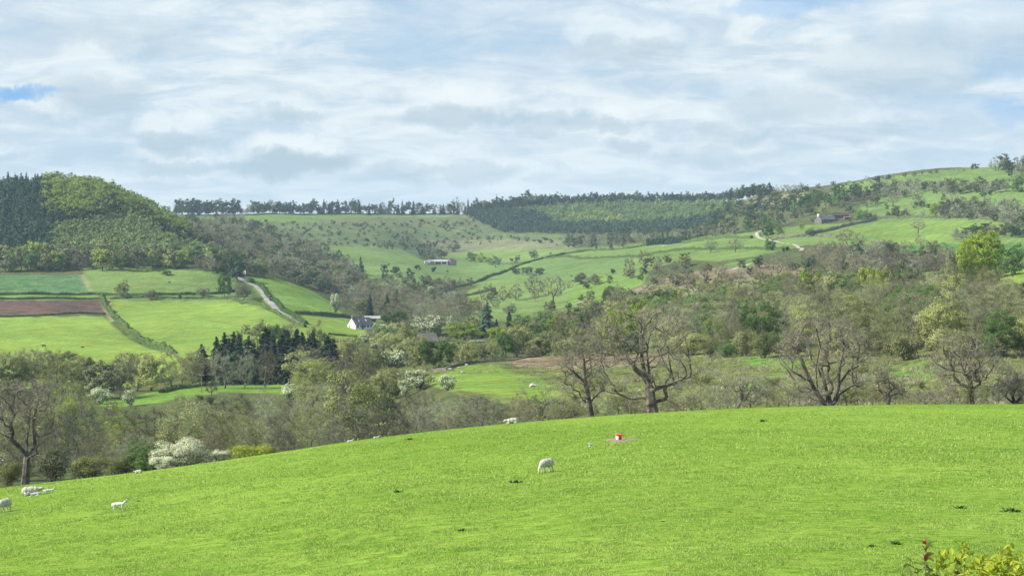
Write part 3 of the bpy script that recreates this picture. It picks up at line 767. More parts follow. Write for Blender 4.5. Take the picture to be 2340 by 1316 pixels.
wv = N.node('ShaderNodeTexWave', {'Vector': N.node('ShaderNodeMapping', {0: tc, 2: (0, 0, .5)}).outputs[0], 'Scale': .055, 'Distortion': 2.5, 'Detail': 3.0, 'Detail Scale': .6}, wave_type='BANDS').outputs['Fac']
v = N.m('ADD', v, N.m('MULTIPLY', N.m('SUBTRACT', wv, .5), .16))
v = N.m('MAXIMUM', N.m('ADD', 1.0, v), .25)
cc_ = N.node('ShaderNodeVectorMath', {0: al, 1: N.node('ShaderNodeCombineXYZ', {0: v, 1: v, 2: v}).outputs[0]}, operation='MULTIPLY').outputs[0]
yel = N.node('ShaderNodeVectorMath', {0: cc_, 1: (1.28, 1.04, .85)}, operation='MULTIPLY').outputs[0]
cc_ = N.mix(N.m('MULTIPLY', N.rng(N.noise(tc, .05, 5, .6), .45, .7), .7), cc_, yel)
d = N.node('ShaderNodeBsdfDiffuse', {0: cc_})
N.l.new(N.node('ShaderNodeBump', {'Strength': .8, 'Distance': .5, 'Height': N.m('ADD', N.m('MULTIPLY', a2, 1.2), a3)}).outputs[0], d.inputs['Normal'])
out(N, d.outputs[0]); me.materials.append(m)
tag(link('hills', me), 'green and rough hillsides, fields and woodland floor of the dale', kind='structure')
# meadow in the foreground
NV = 300
vv = np.linspace(0, 1, NV); DM = 2.0 * (Dc(PXG)[:, None] / 2.0) ** vv[None]
PM = np.broadcast_to(PXG[:, None], DM.shape); ZM = meadow_z(PM, DM); ZM[:, -1] = ZG[:, 0]
XM = (PM - CX) / F * DM
me = mesh_np('meadow', np.stack([XM, DM, ZM], -1).reshape(-1, 3), grid_faces(npx, NV), smooth=True)
m, N = mat_new('meadow_grass')
tc = N.node('ShaderNodeTexCoord').outputs['Object']
st = N.node('ShaderNodeMapping', {0: tc, 3: (.55, 1.0, 1.0)}).outputs[0]
b1 = N.noise(tc, .05, 4, .6); b2 = N.noise(st, .45, 5, .65, .5); b3 = N.noise(st, 3.2, 5, .7, .3); b4 = N.noise(tc, 14, 3, .7)
c = N.mix(N.rng(b1, .35, .65), (.152, .24, .036), (.207, .303, .052))
c = N.mix(N.m('MULTIPLY', N.rng(b2, .5, .68), .55), c, (.07, .19, .012))
c = N.mix(N.m('MULTIPLY', N.rng(b3, .48, .66), .8), c, (.055, .13, .012))
c = N.mix(N.m('MULTIPLY', N.rng(b3, .47, .3), .6), c, (.30, .42, .08))
c = N.mix(N.m('MULTIPLY', N.rng(b4, .5, .75), .3), c, (.05, .12, .01))
# bare soil round the feed bucket
MUDP = None
d = N.node('ShaderNodeBsdfDiffuse', {0: c}); N.l.new(N.node('ShaderNodeBump', {'Strength': .6, 'Distance': .06, 'Height': N.m('ADD', b3, N.m('MULTIPLY', b4, .5))}).outputs[0], d.inputs['Normal'])
out(N, d.outputs[0]); me.materials.append(m)
tag(link('meadow', me), 'bright green grazing meadow falling away to a curved crest', kind='structure')
# lawn behind and beside the viewpoint
gx, gy = np.meshgrid(np.linspace(-160, 160, 40), np.linspace(-180, 1.9, 30), indexing='ij')
me = mesh_np('garden_ground', np.stack([gx, gy, -4.68 - .02 * np.abs(gy) * 0 + .0 * gx], -1).reshape(-1, 3), grid_faces(40, 30), [m], smooth=True)
tag(link('ground', me), 'grassy ground behind the viewpoint', kind='structure')

# grass blades
def grass():
    rng = np.random.default_rng(77); n = 1150000
    px = rng.uniform(-160, 2500, n); q = rng.uniform(0, 1, n)
    dc = Dc(px); inv = 1 / dc * 1.002 + (1 / 29.0 - 1 / dc) * q ** 1.0; d = 1 / inv
    hz = rng.random(n)
    x = (px - CX) / F * d
    def vn(s, seed, ay=1.0):          # value noise on a world grid
        g = np.random.default_rng(seed).uniform(-1, 1, (512, 512)); u = x / s + 200; v = d * ay / s
        i, j = np.floor(u).astype(int), np.floor(v).astype(int); fu, fv = u - i, v - j; fu = fu * fu * (3 - 2 * fu); fv = fv * fv * (3 - 2 * fv)
        q = lambda a, b: g[a % 512, b % 512]
        return (q(i, j) * (1 - fu) + q(i + 1, j) * fu) * (1 - fv) + (q(i, j + 1) * (1 - fu) + q(i + 1, j + 1) * fu) * fv
    clump = .8 * vn(.16, 1) + .7 * vn(.45, 2, .7) + .55 * vn(1.4, 3, .6) + .3 * vn(5, 4, .5)
    keep = rng.random(n) < .62 + .52 * clump
    px, d, x, clump = px[keep], d[keep], x[keep], clump[keep]; n = len(d)
    z = meadow_z(px, d) - .01
    p = np.stack([x, d, z], 1)
    h = rng.uniform(.022, .065, n) * (1 + .5 * clump) * np.clip(d / 60, .8, 1.25)
    w_ = .009 * np.clip(d / 30, 1, 3.4) * rng.uniform(.6, 1.5, n)
    a = rng.uniform(0, 6.28, n); lean = rng.normal(size=(n, 2)) * h[:, None] * .55
    b = np.stack([np.cos(a), np.sin(a) * .5, np.zeros(n)], 1) * w_[:, None]
    t = p + np.column_stack([lean, h])
    V = np.stack([p - b, p + b, t], 1).reshape(-1, 3)
    me = mesh_np('grass', V, np.arange(3 * n).reshape(-1, 3), [M['grass']], None, rng.uniform(0, 1, n))
    tag(link('grass', me), 'short bright grass blades covering the meadow', 'grass', kind='stuff')
mg, N = mat_new('grass')
r = N.node('ShaderNodeAttribute', attribute_name='rnd').outputs['Fac']
tc = N.node('ShaderNodeTexCoord').outputs['Object']
c = N.mix(N.rng(r, 0, 1, 0, 1, False), (.178, .287, .042), (.50, .625, .17))
c = N.mix(N.m('MULTIPLY', N.rng(N.noise(tc, .25, 4, .6), .45, .65), .4), c, (.14, .26, .03))
c = N.mix(N.m('GREATER_THAN', r, .97), c, (.45, .50, .22))
dd = N.node('ShaderNodeBsdfDiffuse', {0: c}).outputs[0]; tt = N.node('ShaderNodeBsdfTranslucent', {0: c}).outputs[0]
out(N, N.node('ShaderNodeMixShader', {0: .28, 1: dd, 2: tt}).outputs[0]); M['grass'] = mg
grass()
# pale tussocks on the rough bank
def tussocks():
    rng = np.random.default_rng(9); mb = MB(); n = 11000; P = []
    poly = [(1000, 850), (1180, 826), (1500, 804), (1800, 800), (2050, 812), (2200, 800), (2400, 760), (2400, 925), (1900, 925), (1500, 940), (1300, 930), (1240, 900), (1150, 856)]
    while len(P) < n:
        px, Yy = rng.uniform(1000, 2400), rng.uniform(760, 940)
        if not inpoly(px, Yy, poly): continue
        if px < 1300 and rng.random() < .5: continue
        d = solve(px, Yy)
        if d: P.append(W(px, d)) if rng.random() < .12 + .9 * max(0, math.sin(px * .031 + d * .05) * math.sin(px * .011 - d * .11 + 1) + .25) + .35 * (Yy < 822) else None
    P = np.array(P); k = 16
    i = np.repeat(np.arange(n), k); m_ = n * k
    sz = np.repeat(rng.uniform(.35, .95, n) ** 1.3, k)
    p0 = P[i] + np.column_stack([rng.normal(size=(m_, 2)) * .35 * sz[:, None], np.full(m_, -.1)])
    d = unit(rng, m_); d[:, 2] = np.abs(d[:, 2]) * .7 + .22
    p1 = p0 + d * (sz * rng.uniform(.6, 1.3, m_))[:, None]
    A, _ = frames(d)
    wv = A * (.09 * sz)[:, None]
    V = np.stack([p0 - wv, p0 + wv, p1], 1).reshape(-1, 3)
    me = mesh_np('rough_grass', V, np.arange(3 * m_).reshape(-1, 3), [M['straw']], None, np.repeat(rng.uniform(0, 1, n), k))
    tag(link('rough_grass', me), 'pale dead grass tussocks and rushes on the bank beyond the meadow', 'rough grass', kind='stuff')
M['straw'] = foliage('straw', (.05, .09, .025), (.50, .45, .30), None, .2)
tussocks()

# roads and tracks draped on the hills
def ribbon(name, pts, wd, mat_, label, lift=.18, dlist=None):
    P = []
    for i, (px, Yy) in enumerate(pts):
        d = dlist[i] if dlist else solve_any(px, Yy)
        P.append(np.array([px, d]))
    Q = [P[0]]
    for a, b in zip(P[:-1], P[1:]):
        nn = max(2, int(max(abs(b[0] - a[0]) / 2, abs(b[1] - a[1]) / 4)))
        for t in range(1, nn + 1): Q.append(a + (b - a) * t / nn)
    Q = np.array(Q)
    for _ in range(6): Q[1:-1] = (Q[:-2] + 2 * Q[1:-1] + Q[2:]) / 4
    X_ = (Q[:, 0] - CX) / F * Q[:, 1]; C_ = np.column_stack([X_, Q[:, 1]])
    T_ = np.gradient(C_, axis=0); T_ /= np.linalg.norm(T_, axis=1, keepdims=True)
    Nn = np.column_stack([-T_[:, 1], T_[:, 0]])
    rows = []
    for s in (-.5, -.25, 0, .25, .5):
        p = C_ + Nn * wd * s; px = p[:, 0] * F / p[:, 1] + CX
        rows.append(np.column_stack([p, Tz(px, p[:, 1]) + lift]))
    V = np.stack(rows, 1).reshape(-1, 3)
    me = mesh_np(name, V, grid_faces(len(Q), 5), [mat_], smooth=True)
    return tag(link(name, me), label, kind='structure')
M['tarmac'] = plain('tarmac', (.20, .195, .19), (.32, .31, .30), .15, .9)
M['track'] = plain('track', (.28, .26, .215), (.40, .37, .31), .2, .9)
ribbon('road', [(545, 634), (560, 645), (585, 655), (603, 672), (618, 694), (634, 712), (662, 728), (700, 748)], 4.0, M['tarmac'], 'grey lane running down the hillside past the fields')
ribbon('lane', [(775, 728), (810, 732), (850, 740), (890, 746)], 5, M['tarmac'], 'narrow lane above the white cottage')
ribbon('track', [(1738, 528), (1728, 535), (1732, 543), (1744, 548), (1770, 551), (1800, 557), (1822, 563), (1834, 568), (1830, 575)], 2.7, M['track'], 'pale winding farm track on the right hillside')
ribbon('path', [(1645, 624), (1680, 615), (1705, 606), (1735, 598)], 3.6, M['track'], 'pale track climbing past the bracken')
ribbon('footpath', [(1268, 706), (1300, 699), (1330, 690), (1350, 684)], 3, M['track'], 'pale track at the foot of the sloping field')

# ------------------------------------------------------------------ hedges, walls
def path_points(pts, dl=None, step=1.2):
    P = [np.array([px, dl[i] if dl else solve_any(px, Yy)]) for i, (px, Yy) in enumerate(pts)]
    o = [P[0]]
    for a, b in zip(P[:-1], P[1:]):
        wa = np.array([(a[0] - CX) / F * a[1], a[1]]); wb = np.array([(b[0] - CX) / F * b[1], b[1]])
        nn = max(2, int(np.linalg.norm(wb - wa) / step))
        for t in range(1, nn + 1): o.append(a + (b - a) * t / nn)
    o = np.array(o)
    return o, np.column_stack([(o[:, 0] - CX) / F * o[:, 1], o[:, 1], Tz(o[:, 0], o[:, 1])])
HN = [0]
def hedge(pts, label, h=1.8, wd=1.8, mat_='hedge', gap=.0, rag=.35, group='hedges between the fields'):
    HN[0] += 1; rng = np.random.default_rng(400 + HN[0])
    o, P = path_points(pts); n = len(P); mb = MB()
    T_ = np.gradient(P[:, :2], axis=0); T_ /= np.maximum(np.linalg.norm(T_, axis=1, keepdims=True), 1e-6); Nn = np.column_stack([-T_[:, 1], T_[:, 0], np.zeros(n)])
    hh = h * (1 + rag * np.interp(np.arange(n), np.arange(0, n + 6, 6), rng.uniform(-1, 1, len(np.arange(0, n + 6, 6)))))
    prof = [(-.5, -.1), (-.42, .55), (-.2, .82), (.2, .82), (.42, .55), (.5, -.1)]
    rows = [P + Nn * (wd * s) + np.column_stack([np.zeros((n, 2)), hh * z]) + rng.normal(size=(n, 3)) * .12 for s, z in prof]
    mb.add(np.stack(rows, 1).reshape(-1, 3), grid_faces(n, len(prof)), rng.uniform(0, .4, (n - 1) * (len(prof) - 1)))
    k = int(n * 12); i = rng.integers(0, n, k)
    s = rng.uniform(-.55, .55, k); z = rng.uniform(.1, 1.0, k) ** .7 * (1 - .5 * np.abs(s))
    C = P[i] + Nn[i] * (wd * s)[:, None] + np.column_stack([rng.normal(size=(k, 2)) * .2, hh[i] * z])
    leaves(mb, rng, C, k, .3, .62, 0, .8)
    me = mb.mesh('hedge', [M[mat_]])
    ob = tag(link('hedge', me), label, 'hedge', group)
    THINGS.append(dict(obj=ob, px=float(o[n//2, 0]), Y=float(TY(*o[n//2])), nm='hedge', label=label, group=group, fixed=True, d=0))
hedge([(-200, 677), (0, 676), (215, 675), (330, 676)], 'long clipped hedge along the far side of the lane at left, below the crop field', 1.9, 2.2)
hedge([(330, 676), (440, 676), (500, 672), (535, 668)], 'clipped hedge between the lane and the grass field with two small trees', 1.9, 2.2)
hedge([(-200, 686), (0, 685), (120, 684), (232, 684)], 'clipped hedge along the top of the brown ploughed field', 1.8, 2.0)
hedge([(252, 685), (400, 684), (470, 684), (530, 684), (570, 694), (610, 708), (650, 728), (697, 748)], 'dark hedge along the top of the bright green field beside the lane', 1.9, 2.2)
hedge([(232, 684), (240, 700), (252, 715), (268, 735), (292, 760), (318, 778), (345, 794), (372, 800), (398, 808)], 'bushy overgrown hedge curving down between the two bright green fields', 2.8, 2.8, 'hedge', rag=.6)
hedge([(-200, 726), (100, 722), (240, 718)], 'thin grassy hedge along the lower edge of the ploughed field', .9, 1.6)
hedge([(560, 634), (600, 656), (630, 690), (645, 712), (670, 722), (700, 742)], 'roadside hedge on the right of the grey lane', 2.0, 2.4, 'leaf_green')
hedge([(678, 718), (740, 721), (790, 726), (860, 735), (905, 740)], 'dark hedge above the small field by the white cottage', 2.2, 2.2)
hedge([(752, 766), (790, 768), (815, 772)], 'low hedge in front of the white cottage', 1.4, 1.8)
hedge([(1018, 668), (1060, 654), (1105, 640), (1160, 620), (1210, 600), (1240, 592)], 'dark hedge climbing from the valley floor to the corner of the sloping fields', 2.4, 3.0)
hedge([(1240, 592), (1290, 582), (1350, 574), (1400, 572)], 'dark hedge along the top of the left end of the highest sloping field', 2.4, 3.0)
hedge([(1245, 592), (1330, 592), (1420, 588), (1500, 580), (1600, 572), (1700, 569), (1800, 572)], 'long hedge dividing the two sloping fields in the middle', 2.2, 3.0)
hedge([(1400, 572), (1440, 568), (1480, 560), (1560, 556)], 'low hedge running up to the dark clipped conifer block', 2.0, 3.0)
hedge([(1560, 556), (1620, 548), (1680, 546), (1718, 546)], 'hedge left of the pale winding track', 2.6, 3.2)
hedge([(1560, 549), (1620, 538), (1660, 530)], 'hedge below the hillside wood, left of the round green tree', 2.6, 3.2)
hedge([(1765, 548), (1840, 541), (1900, 526), (1950, 514), (2000, 505)], 'thick hedge running up from the track to the farm on the right', 3.4, 4.0, 'scrub')
hedge([(1780, 542), (1870, 541), (1912, 542)], 'low brown hedge at the left tip of the bright right-hand field', 1.6, 2.2, 'twig_brown')
hedge([(1020, 690), (1040, 680), (1090, 672), (1130, 662)], 'short scrubby hedge below the mound field', 2.2, 3.0, 'scrub')
hedge([(2240, 500), (2290, 508), (2340, 516)], 'hedge at the top right of the bright field', 3.0, 4.0, 'scrub')
hedge([(2010, 500), (2100, 496), (2200, 497), (2260, 503)], 'rough hedge along the upper edge of the bright right-hand field', 1.8, 3.0, 'scrub')
hedge([(440, 494), (560, 492), (700, 492), (850, 491), (1040, 489)], 'faint hedge line on the skyline under the far row of pines', 2.0, 3.0, 'leaf_dark')
hedge([(370, 898), (450, 884), (560, 866), (640, 876)], 'hedge along the bottom of the big field, under the dark conifers', 1.6, 2.2)
hedge([(2250, 640), (2300, 624), (2345, 613)], 'low bank hedge along the small bright field at the right edge', .9, 1.6)
# dark clipped conifer block
def block():
    rng = np.random.default_rng(8); mb = MB()
    o, P = path_points([(1480, 562), (1520, 560), (1560, 555)], step=1.5); n = len(P)
    for k in range(5):
        c = P + np.array([0, k * 1.4 - 1, 4.2 - .3 * k])
        leaves(mb, rng, c + np.column_stack([np.zeros((n, 2)), rng.uniform(-3.8, 2.6, n)]), 1700, 1.6, 1.25, 0, .8)
    rows = [P + np.array([0, y_, z_]) for y_, z_ in ((-2, -.3), (-2, 5.8), (-.5, 6.8), (4, 6.8), (5, -.3))]
    mb.add(np.stack(rows, 1).reshape(-1, 3), grid_faces(n, 5), np.zeros((n - 1) * 4))
    ob = tag(link('conifer_hedge', mb.mesh('conifer_hedge', [M['conifer_dark']])), 'tall dark flat-topped conifer block beside the highest sloping field', 'hedge')
block()
def wall(pts, label, h=.85, wd=.6):
    o, P = path_points(pts, step=.6); rng = np.random.default_rng(len(pts)); n = len(P); mb = MB()
    T_ = np.gradient(P[:, :2], axis=0); T_ /= np.maximum(np.linalg.norm(T_, axis=1, keepdims=True), 1e-6); Nn = np.column_stack([-T_[:, 1], T_[:, 0], np.zeros(n)])
    hh = h * rng.uniform(.8, 1.15, n)
    rows = [P + Nn * wd * s + np.column_stack([np.zeros((n, 2)), hh * z]) for s, z in ((-.5, -.2), (-.4, 1), (.4, 1), (.5, -.2))]
    mb.add(np.stack(rows, 1).reshape(-1, 3), grid_faces(n, 4), rng.uniform(0, 1, (n - 1) * 3))
    ob = tag(link('stone_wall', mb.mesh('stone_wall', [M['stone']])), label, 'wall'); return ob
M['stone'] = plain('stone', (.08, .075, .065), (.20, .185, .155), 1.5, .9, 5, .5)
wall([(985, 850), (1020, 846), (1060, 834), (1080, 831)], 'dark drystone wall at the top left of the small bright pasture')
wall([(1080, 831), (1150, 825), (1240, 812), (1330, 806)], 'tumbled drystone wall above the bracken bank behind the oaks', .4, .7)
# ------------------------------------------------------------------ the big bare trees along the crest
def hero(name, seed, base, d, polys, crown, ntar, ntw, trunk, label, mats=('bark_hero', 'twig_hero', 'bud'), wig=.22, tip=.03, tw_w=.026, tw_l=.8, nleaf=0, yspread=.9, extra=None):
    rng = np.random.default_rng(seed); k = d / F
    bx, by = base
    paths = []
    pool = {}
    for P in polys:
        ph = rng.uniform(-1, 1) * yspread; q = []
        for i, (x, y) in enumerate(P):
            key = (x, y)
            if key in pool: q.append(pool[key]); continue
            t = i / max(1, len(P) - 1); z = (by - y) * k
            yy = (q[-1][1] if q else 0) + (ph * (z * .12 + .25) if i else 0)
            v = ((x - bx) * k, yy, z); pool[key] = v; q.append(v)
        paths.append(q)
    paths[0] = [(paths[0][0][0], paths[0][0][1], -.9)] + paths[0]
    cx, cy_, rx, ry = crown
    c = ((cx - bx) * k, 0, (by - cy_) * k)
    pr = g_tree(name, seed, H=(by - cy_ + ry) * k, Wd=rx * 2 * k, ntar=ntar, ntw=ntw, sub=2, trunk=trunk, paths=paths, centre=c, rad=(rx * k, rx * k * .8, ry * k), wig=wig, step=.42,
                tip=tip, tw_w=tw_w, tw_l=tw_l, nleaf=nleaf, leaf_s=.16, cl=.5, mats=mats, low=-.95, lift=.1, shell=.5)
    root = bpy.data.objects.new('bare_oak', None); col.objects.link(root)
    z = float(Tz(bx, d)); root.location = ((bx - CX) * k, d, -(by - HZ) * k)
    t = bpy.data.objects.new('trunk', pr.trunk); col.objects.link(t); t.parent = root
    cr = bpy.data.objects.new('crown', pr.crown); col.objects.link(cr); cr.parent = root
    THINGS.append(dict(obj=root, px=bx, Y=cy_, nm='bare_oak', label=label, group='large bare trees along the meadow crest', d=d, hp=ry * 2, fixed=True, zone=None))
    visible_share(cx, cy_ - ry, by, rx * 1.2, d, fill=.35)
    if extra: extra(root)
M['bark_hero'] = plain('oak_bark', (.055, .048, .038), (.18, .165, .13), 1.6, .9, 6, .7)
M['twig_hero'] = foliage('oak_twig', (.16, .145, .11), (.34, .315, .25), (.27, .245, .19), 0, .2)
hero('great_oak', 21, (1489, 944), 158, [
    [(1489, 944), (1487, 912), (1485, 884), (1486, 860), (1484, 834), (1481, 800), (1490, 768), (1508, 738)],
    [(1485, 884), (1474, 862), (1455, 846), (1438, 822), (1428, 805), (1404, 789), (1384, 779), (1358, 752)],
    [(1485, 884), (1472, 842), (1467, 808), (1465, 776), (1478, 745), (1486, 715)],
    [(1486, 895), (1500, 886), (1520, 879), (1546, 866), (1572, 858), (1592, 845), (1612, 828), (1632, 800)],
    [(1487, 916), (1470, 909), (1444, 913), (1420, 902), (1395, 898), (1370, 889)],
    [(1488, 922), (1502, 918), (1520, 914), (1540, 923), (1552, 930)],
    [(1438, 822), (1420, 822), (1408, 830)], [(1404, 789), (1408, 765), (1412, 748)], [(1384, 779), (1396, 760), (1390, 744)],
    [(1484, 834), (1505, 815), (1540, 808)], [(1572, 858), (1590, 862), (1612, 850), (1636, 852)]],
    (1480, 800, 128, 112), 250, 4200, .58, 'huge gnarled bare oak with a leaning forked trunk at the middle of the crest', wig=.2)
hero('thin_oak', 22, (1352, 955), 150, [
    [(1352, 955), (1347, 920), (1340, 886), (1336, 848), (1334, 820), (1328, 794)],
    [(1340, 886), (1330, 866), (1310, 848), (1288, 830)], [(1336, 848), (1350, 836), (1366, 828)], [(1347, 920), (1362, 905), (1372, 896)], [(1349, 940), (1330, 947), (1306, 955)]],
    (1333, 845, 62, 78), 120, 1800, .26, 'slim dark bare tree on the crest just left of the huge gnarled oak', tw_w=.026)
hero('many_stemmed', 23, (1895, 927), 163, [
    [(1895, 927), (1893, 905), (1886, 878), (1880, 842), (1896, 806), (1886, 752)],
    [(1888, 927), (1863, 893), (1848, 860), (1833, 822), (1806, 782)],
    [(1848, 872), (1826, 856), (1805, 846), (1778, 814)],
    [(1884, 926), (1866, 888), (1861, 840), (1868, 788), (1855, 748)],
    [(1905, 927), (1916, 882), (1920, 842), (1932, 790), (1922, 744)],
    [(1916, 882), (1942, 848), (1972, 836), (1998, 834)], [(1905, 927), (1918, 900), (1950, 874), (1985, 868)],
    [(1884, 926), (1850, 908), (1815, 905), (1775, 878), (1745, 862)]],
    (1884, 808, 118, 92), 290, 3800, .5, 'broad bare tree with many stems fanning from the crest into a wide round crown', wig=.16)
hero('right_oak', 24, (2218, 922), 165, [
    [(2218, 922), (2217, 893), (2215, 866), (2200, 850)], [(2200, 850), (2190, 822), (2187, 788)],
    [(2200, 850), (2166, 845), (2140, 832), (2122, 812)], [(2215, 866), (2232, 842), (2257, 824), (2275, 800)], [(2217, 893), (2238, 878), (2262, 884)], [(2216, 885), (2195, 878), (2176, 882)], [(2200, 850), (2210, 820), (2222, 796)]],
    (2208, 826, 84, 62), 190, 2200, .34, 'bare flat-topped tree with one short trunk, right of the broad many-stemmed tree', wig=.2)
hero('far_right', 25, (2320, 923), 165, [[(2320, 923), (2312, 905), (2322, 880), (2318, 860)], [(2318, 923), (2336, 900), (2356, 890)], [(2318, 923), (2296, 905), (2280, 908)]],
    (2322, 884, 46, 38), 80, 1800, .25, 'bare low-branched tree cut by the right edge of the view')
hero('small_oak', 26, (2029, 922), 166, [[(2029, 922), (2033, 906), (2030, 898)], [(2033, 906), (2050, 898), (2072, 906)], [(2030, 898), (2046, 882)], [(2031, 900), (2012, 890), (1990, 894)]],
    (2030, 884, 48, 30), 60, 700, .2, 'small bare spreading tree low on the crest between two larger bare trees', tw_w=.024)
hero('crooked', 27, (1682, 936), 155, [[(1682, 936), (1694, 918), (1698, 902), (1699, 888), (1704, 870)], [(1694, 918), (1706, 912)], [(1698, 902), (1690, 884)]],
    (1702, 884, 34, 26), 36, 420, .14, 'thin crooked bare sapling leaning right on the crest', tw_w=.02)
hero('left_oak', 28, (56, 1112), 138, [
    [(56, 1112), (57, 1075), (57, 1046), (52, 1008), (52, 985), (50, 943), (52, 905), (40, 876)],
    [(52, 985), (36, 969), (14, 943), (2, 915)], [(57, 1046), (72, 1021), (78, 1003), (103, 992), (121, 978), (132, 955)],
    [(72, 1021), (75, 969), (85, 943), (103, 905)], [(57, 1056), (72, 1042), (86, 1036), (108, 1036)], [(57, 1046), (40, 1020), (18, 1000), (-6, 985)], [(103, 992), (106, 950), (118, 915)]],
    (58, 934, 78, 74), 150, 1700, .3, 'tall bare tree with forked limbs standing at the left edge behind the lying sheep', wig=.16)

# ------------------------------------------------------------------ single trees and shrubs, placed one by one
T = plan
# blossom along the near edge of the left wood
T('blossom_n', 415, d=132, topY=1000, wpx=150, label='large white blossom bush spilling over the meadow edge behind the lambs', force=True)
T('blossom_n', 372, d=128, topY=1040, wpx=80, label='low white blossom bush on the left flank of the large white blossom bush', force=True)
T('blossom_n', 505, d=134, topY=1024, wpx=62, label='small cream blossom bush right of the large white blossom bush', force=True)
T('shrub_n', 575, d=134, topY=1014, wpx=110, col_='leaf_fresh', label='yellow green bush at the right end of the blossom bushes', force=True)
T('shrub_n', 622, d=140, topY=1020, wpx=50, col_='bud', label='small olive bush ending the row of blossom bushes on the right', force=True)
T('green_n', 335, d=150, topY=1012, wpx=110, col_='leaf_green', label='green bush behind the left end of the white blossom bush', force=True)
T('shrub_n', 120, d=142, topY=1020, wpx=100, col_='scrub', label='grey green bush right of the tall bare tree at the left edge', force=True)
T('shrub_n', 205, d=146, topY=1038, wpx=110, col_='bud', label='rounded olive bush between the left edge tree and the blossom bushes', force=True)
T('shrub_n', 20, d=140, topY=1050, wpx=70, col_='bud', label='olive undergrowth bush at the foot of the left edge tree', force=True)
T('shrub_n', 275, d=150, topY=1040, wpx=90, col_='bud', label='low olive bush just left of the white blossom bush', force=True)
T('blossom', 230, d=440, topY=886, wpx=58, label='white blossom tree beside the small pasture strip at left', force=True)
T('blossom', 296, d=430, topY=889, wpx=40, label='smaller white blossom tree, next right of the one by the pasture strip', force=True)
T('shrub_n', 150, d=330, topY=893, wpx=60, col_='leaf_yellow', label='golden green leafing tree left of the first white blossom tree', force=True)
# centre blossom group
T('blossom', 958, Y=893, topY=843, wpx=78, label='tall cream blossom tree beside the small bright pasture', force=True)
T('blossom', 925, Y=908, topY=866, wpx=40, label='small white blossom bush left of the tall cream blossom tree', force=True)
T('blossom', 1022, Y=892, topY=855, wpx=50, label='round white blossom bush at the edge of the small bright pasture', force=True)
T('blossom', 905, Y=840, topY=800, wpx=88, label='pale grey white blossom tree in the centre of the valley', force=True)
T('blossom', 660, Y=912, topY=875, wpx=55, label='white blossom bush among bare trees below the dark conifers', force=True)
T('green_n', 882, d=290, topY=877, wpx=58, col_='leaf_dark', label='dark ivy-green rounded tree left of the white blossom bushes', force=True)
T('blossom', 985, Y=768, topY=720, wpx=95, label='long cream blossom tree right of the white cottage behind the green trees', force=True)
T('blossom', 1030, d=860, topY=720, wpx=24, label='small bright white blossom bush at the right end of the long cream blossom tree', force=True)
T('blossom', 1092, d=690, topY=777, wpx=46, label='rounded pale blossom tree in front of the tall valley conifers', force=True)
T('blossom', 768, d=1010, topY=670, wpx=32, label='pale yellow blossom tree at the edge of the brown wood above the cottage', force=True)
T('blossom', 985, d=1320, topY=653, wpx=24, label='tiny pale blossom tree at the left end of the valley hedge', force=True)
T('blossom', 2322, Y=628, topY=590, wpx=46, label='white blossom bush at the right edge above the small bright field', force=True)
# cottage garden and centre
T('leafy', 905, d=860, topY=705, wpx=62, col_='leaf_green', label='dark green rounded tree just right of the white cottage', force=True)
T('leafy', 905, d=800, topY=733, wpx=60, col_='bud', label='pale budding tree in front of the dark green tree by the cottage', force=True)
T('leafy', 862, d=850, topY=738, wpx=22, col_='leaf_fresh', label='small fresh green tree touching the right end of the cottage', force=True)
T('blossom', 835, d=780, topY=763, wpx=34, label='pale grey shrub tree directly in front of the cottage', force=True)
T('leafy', 1062, d=760, topY=733, wpx=96, col_='leaf_fresh', label='broad yellow green tree left of the tall valley conifer', force=True)
T('leafy', 995, d=800, topY=743, wpx=24, col_='leaf_green', label='small bluish green tree left of the broad yellow green tree', force=True)
T('leafy', 1040, d=700, topY=780, wpx=60, col_='twig_brown', label='reddish brown rounded tree beside the pale blossom tree', force=True)
T('leafy', 1175, d=640, topY=735, wpx=55, col_='leaf_fresh', label='fresh green tree right of the tall valley conifers', force=True)
T('leafy', 1280, d=620, topY=718, wpx=60, col_='leaf_fresh', label='yellow green tree behind the slim bare tree on the crest', force=True)
T('leafy', 1240, d=520, topY=766, wpx=70, col_='bud', label='rounded olive green tree in the thicket above the tumbled wall', force=True)
T('leafy', 1405, d=430, topY=697, wpx=55, col_='leaf_fresh', label='yellow green tree behind the left limb of the huge oak', force=True)
T('dark_conifer', 1112, d=800, topY=690, wpx=52, col_='spruce', label='tall spreading dark conifer in the middle of the valley', force=True)
T('dark_conifer', 1163, d=780, topY=711, wpx=30, label='narrow dark conifer right of the tall spreading one', force=True)
T('dark_conifer', 1135, d=830, topY=728, wpx=24, label='shorter dark conifer between the two tall valley conifers', force=True)
T('dark_conifer', 845, d=1010, topY=670, wpx=24, label='dark narrow conifer behind the cottage, left one of two', force=True)
T('dark_conifer', 886, d=1020, topY=672, wpx=22, label='dark narrow conifer behind the cottage, right one of two', force=True)
T('f_conifer', 824, d=1500, topY=585, wpx=26, col_='spruce', label='tall dark conifer standing alone at the left end of the mound field', force=True)
T('leafy', 822, d=1400, topY=622, wpx=40, col_='scrub', label='round grey green tree at the foot of the lone dark conifer', force=True)
T('f_leafy', 880, d=1450, topY=602, wpx=20, col_='spruce', label='dark double-crowned tree left of the mound field', force=True)
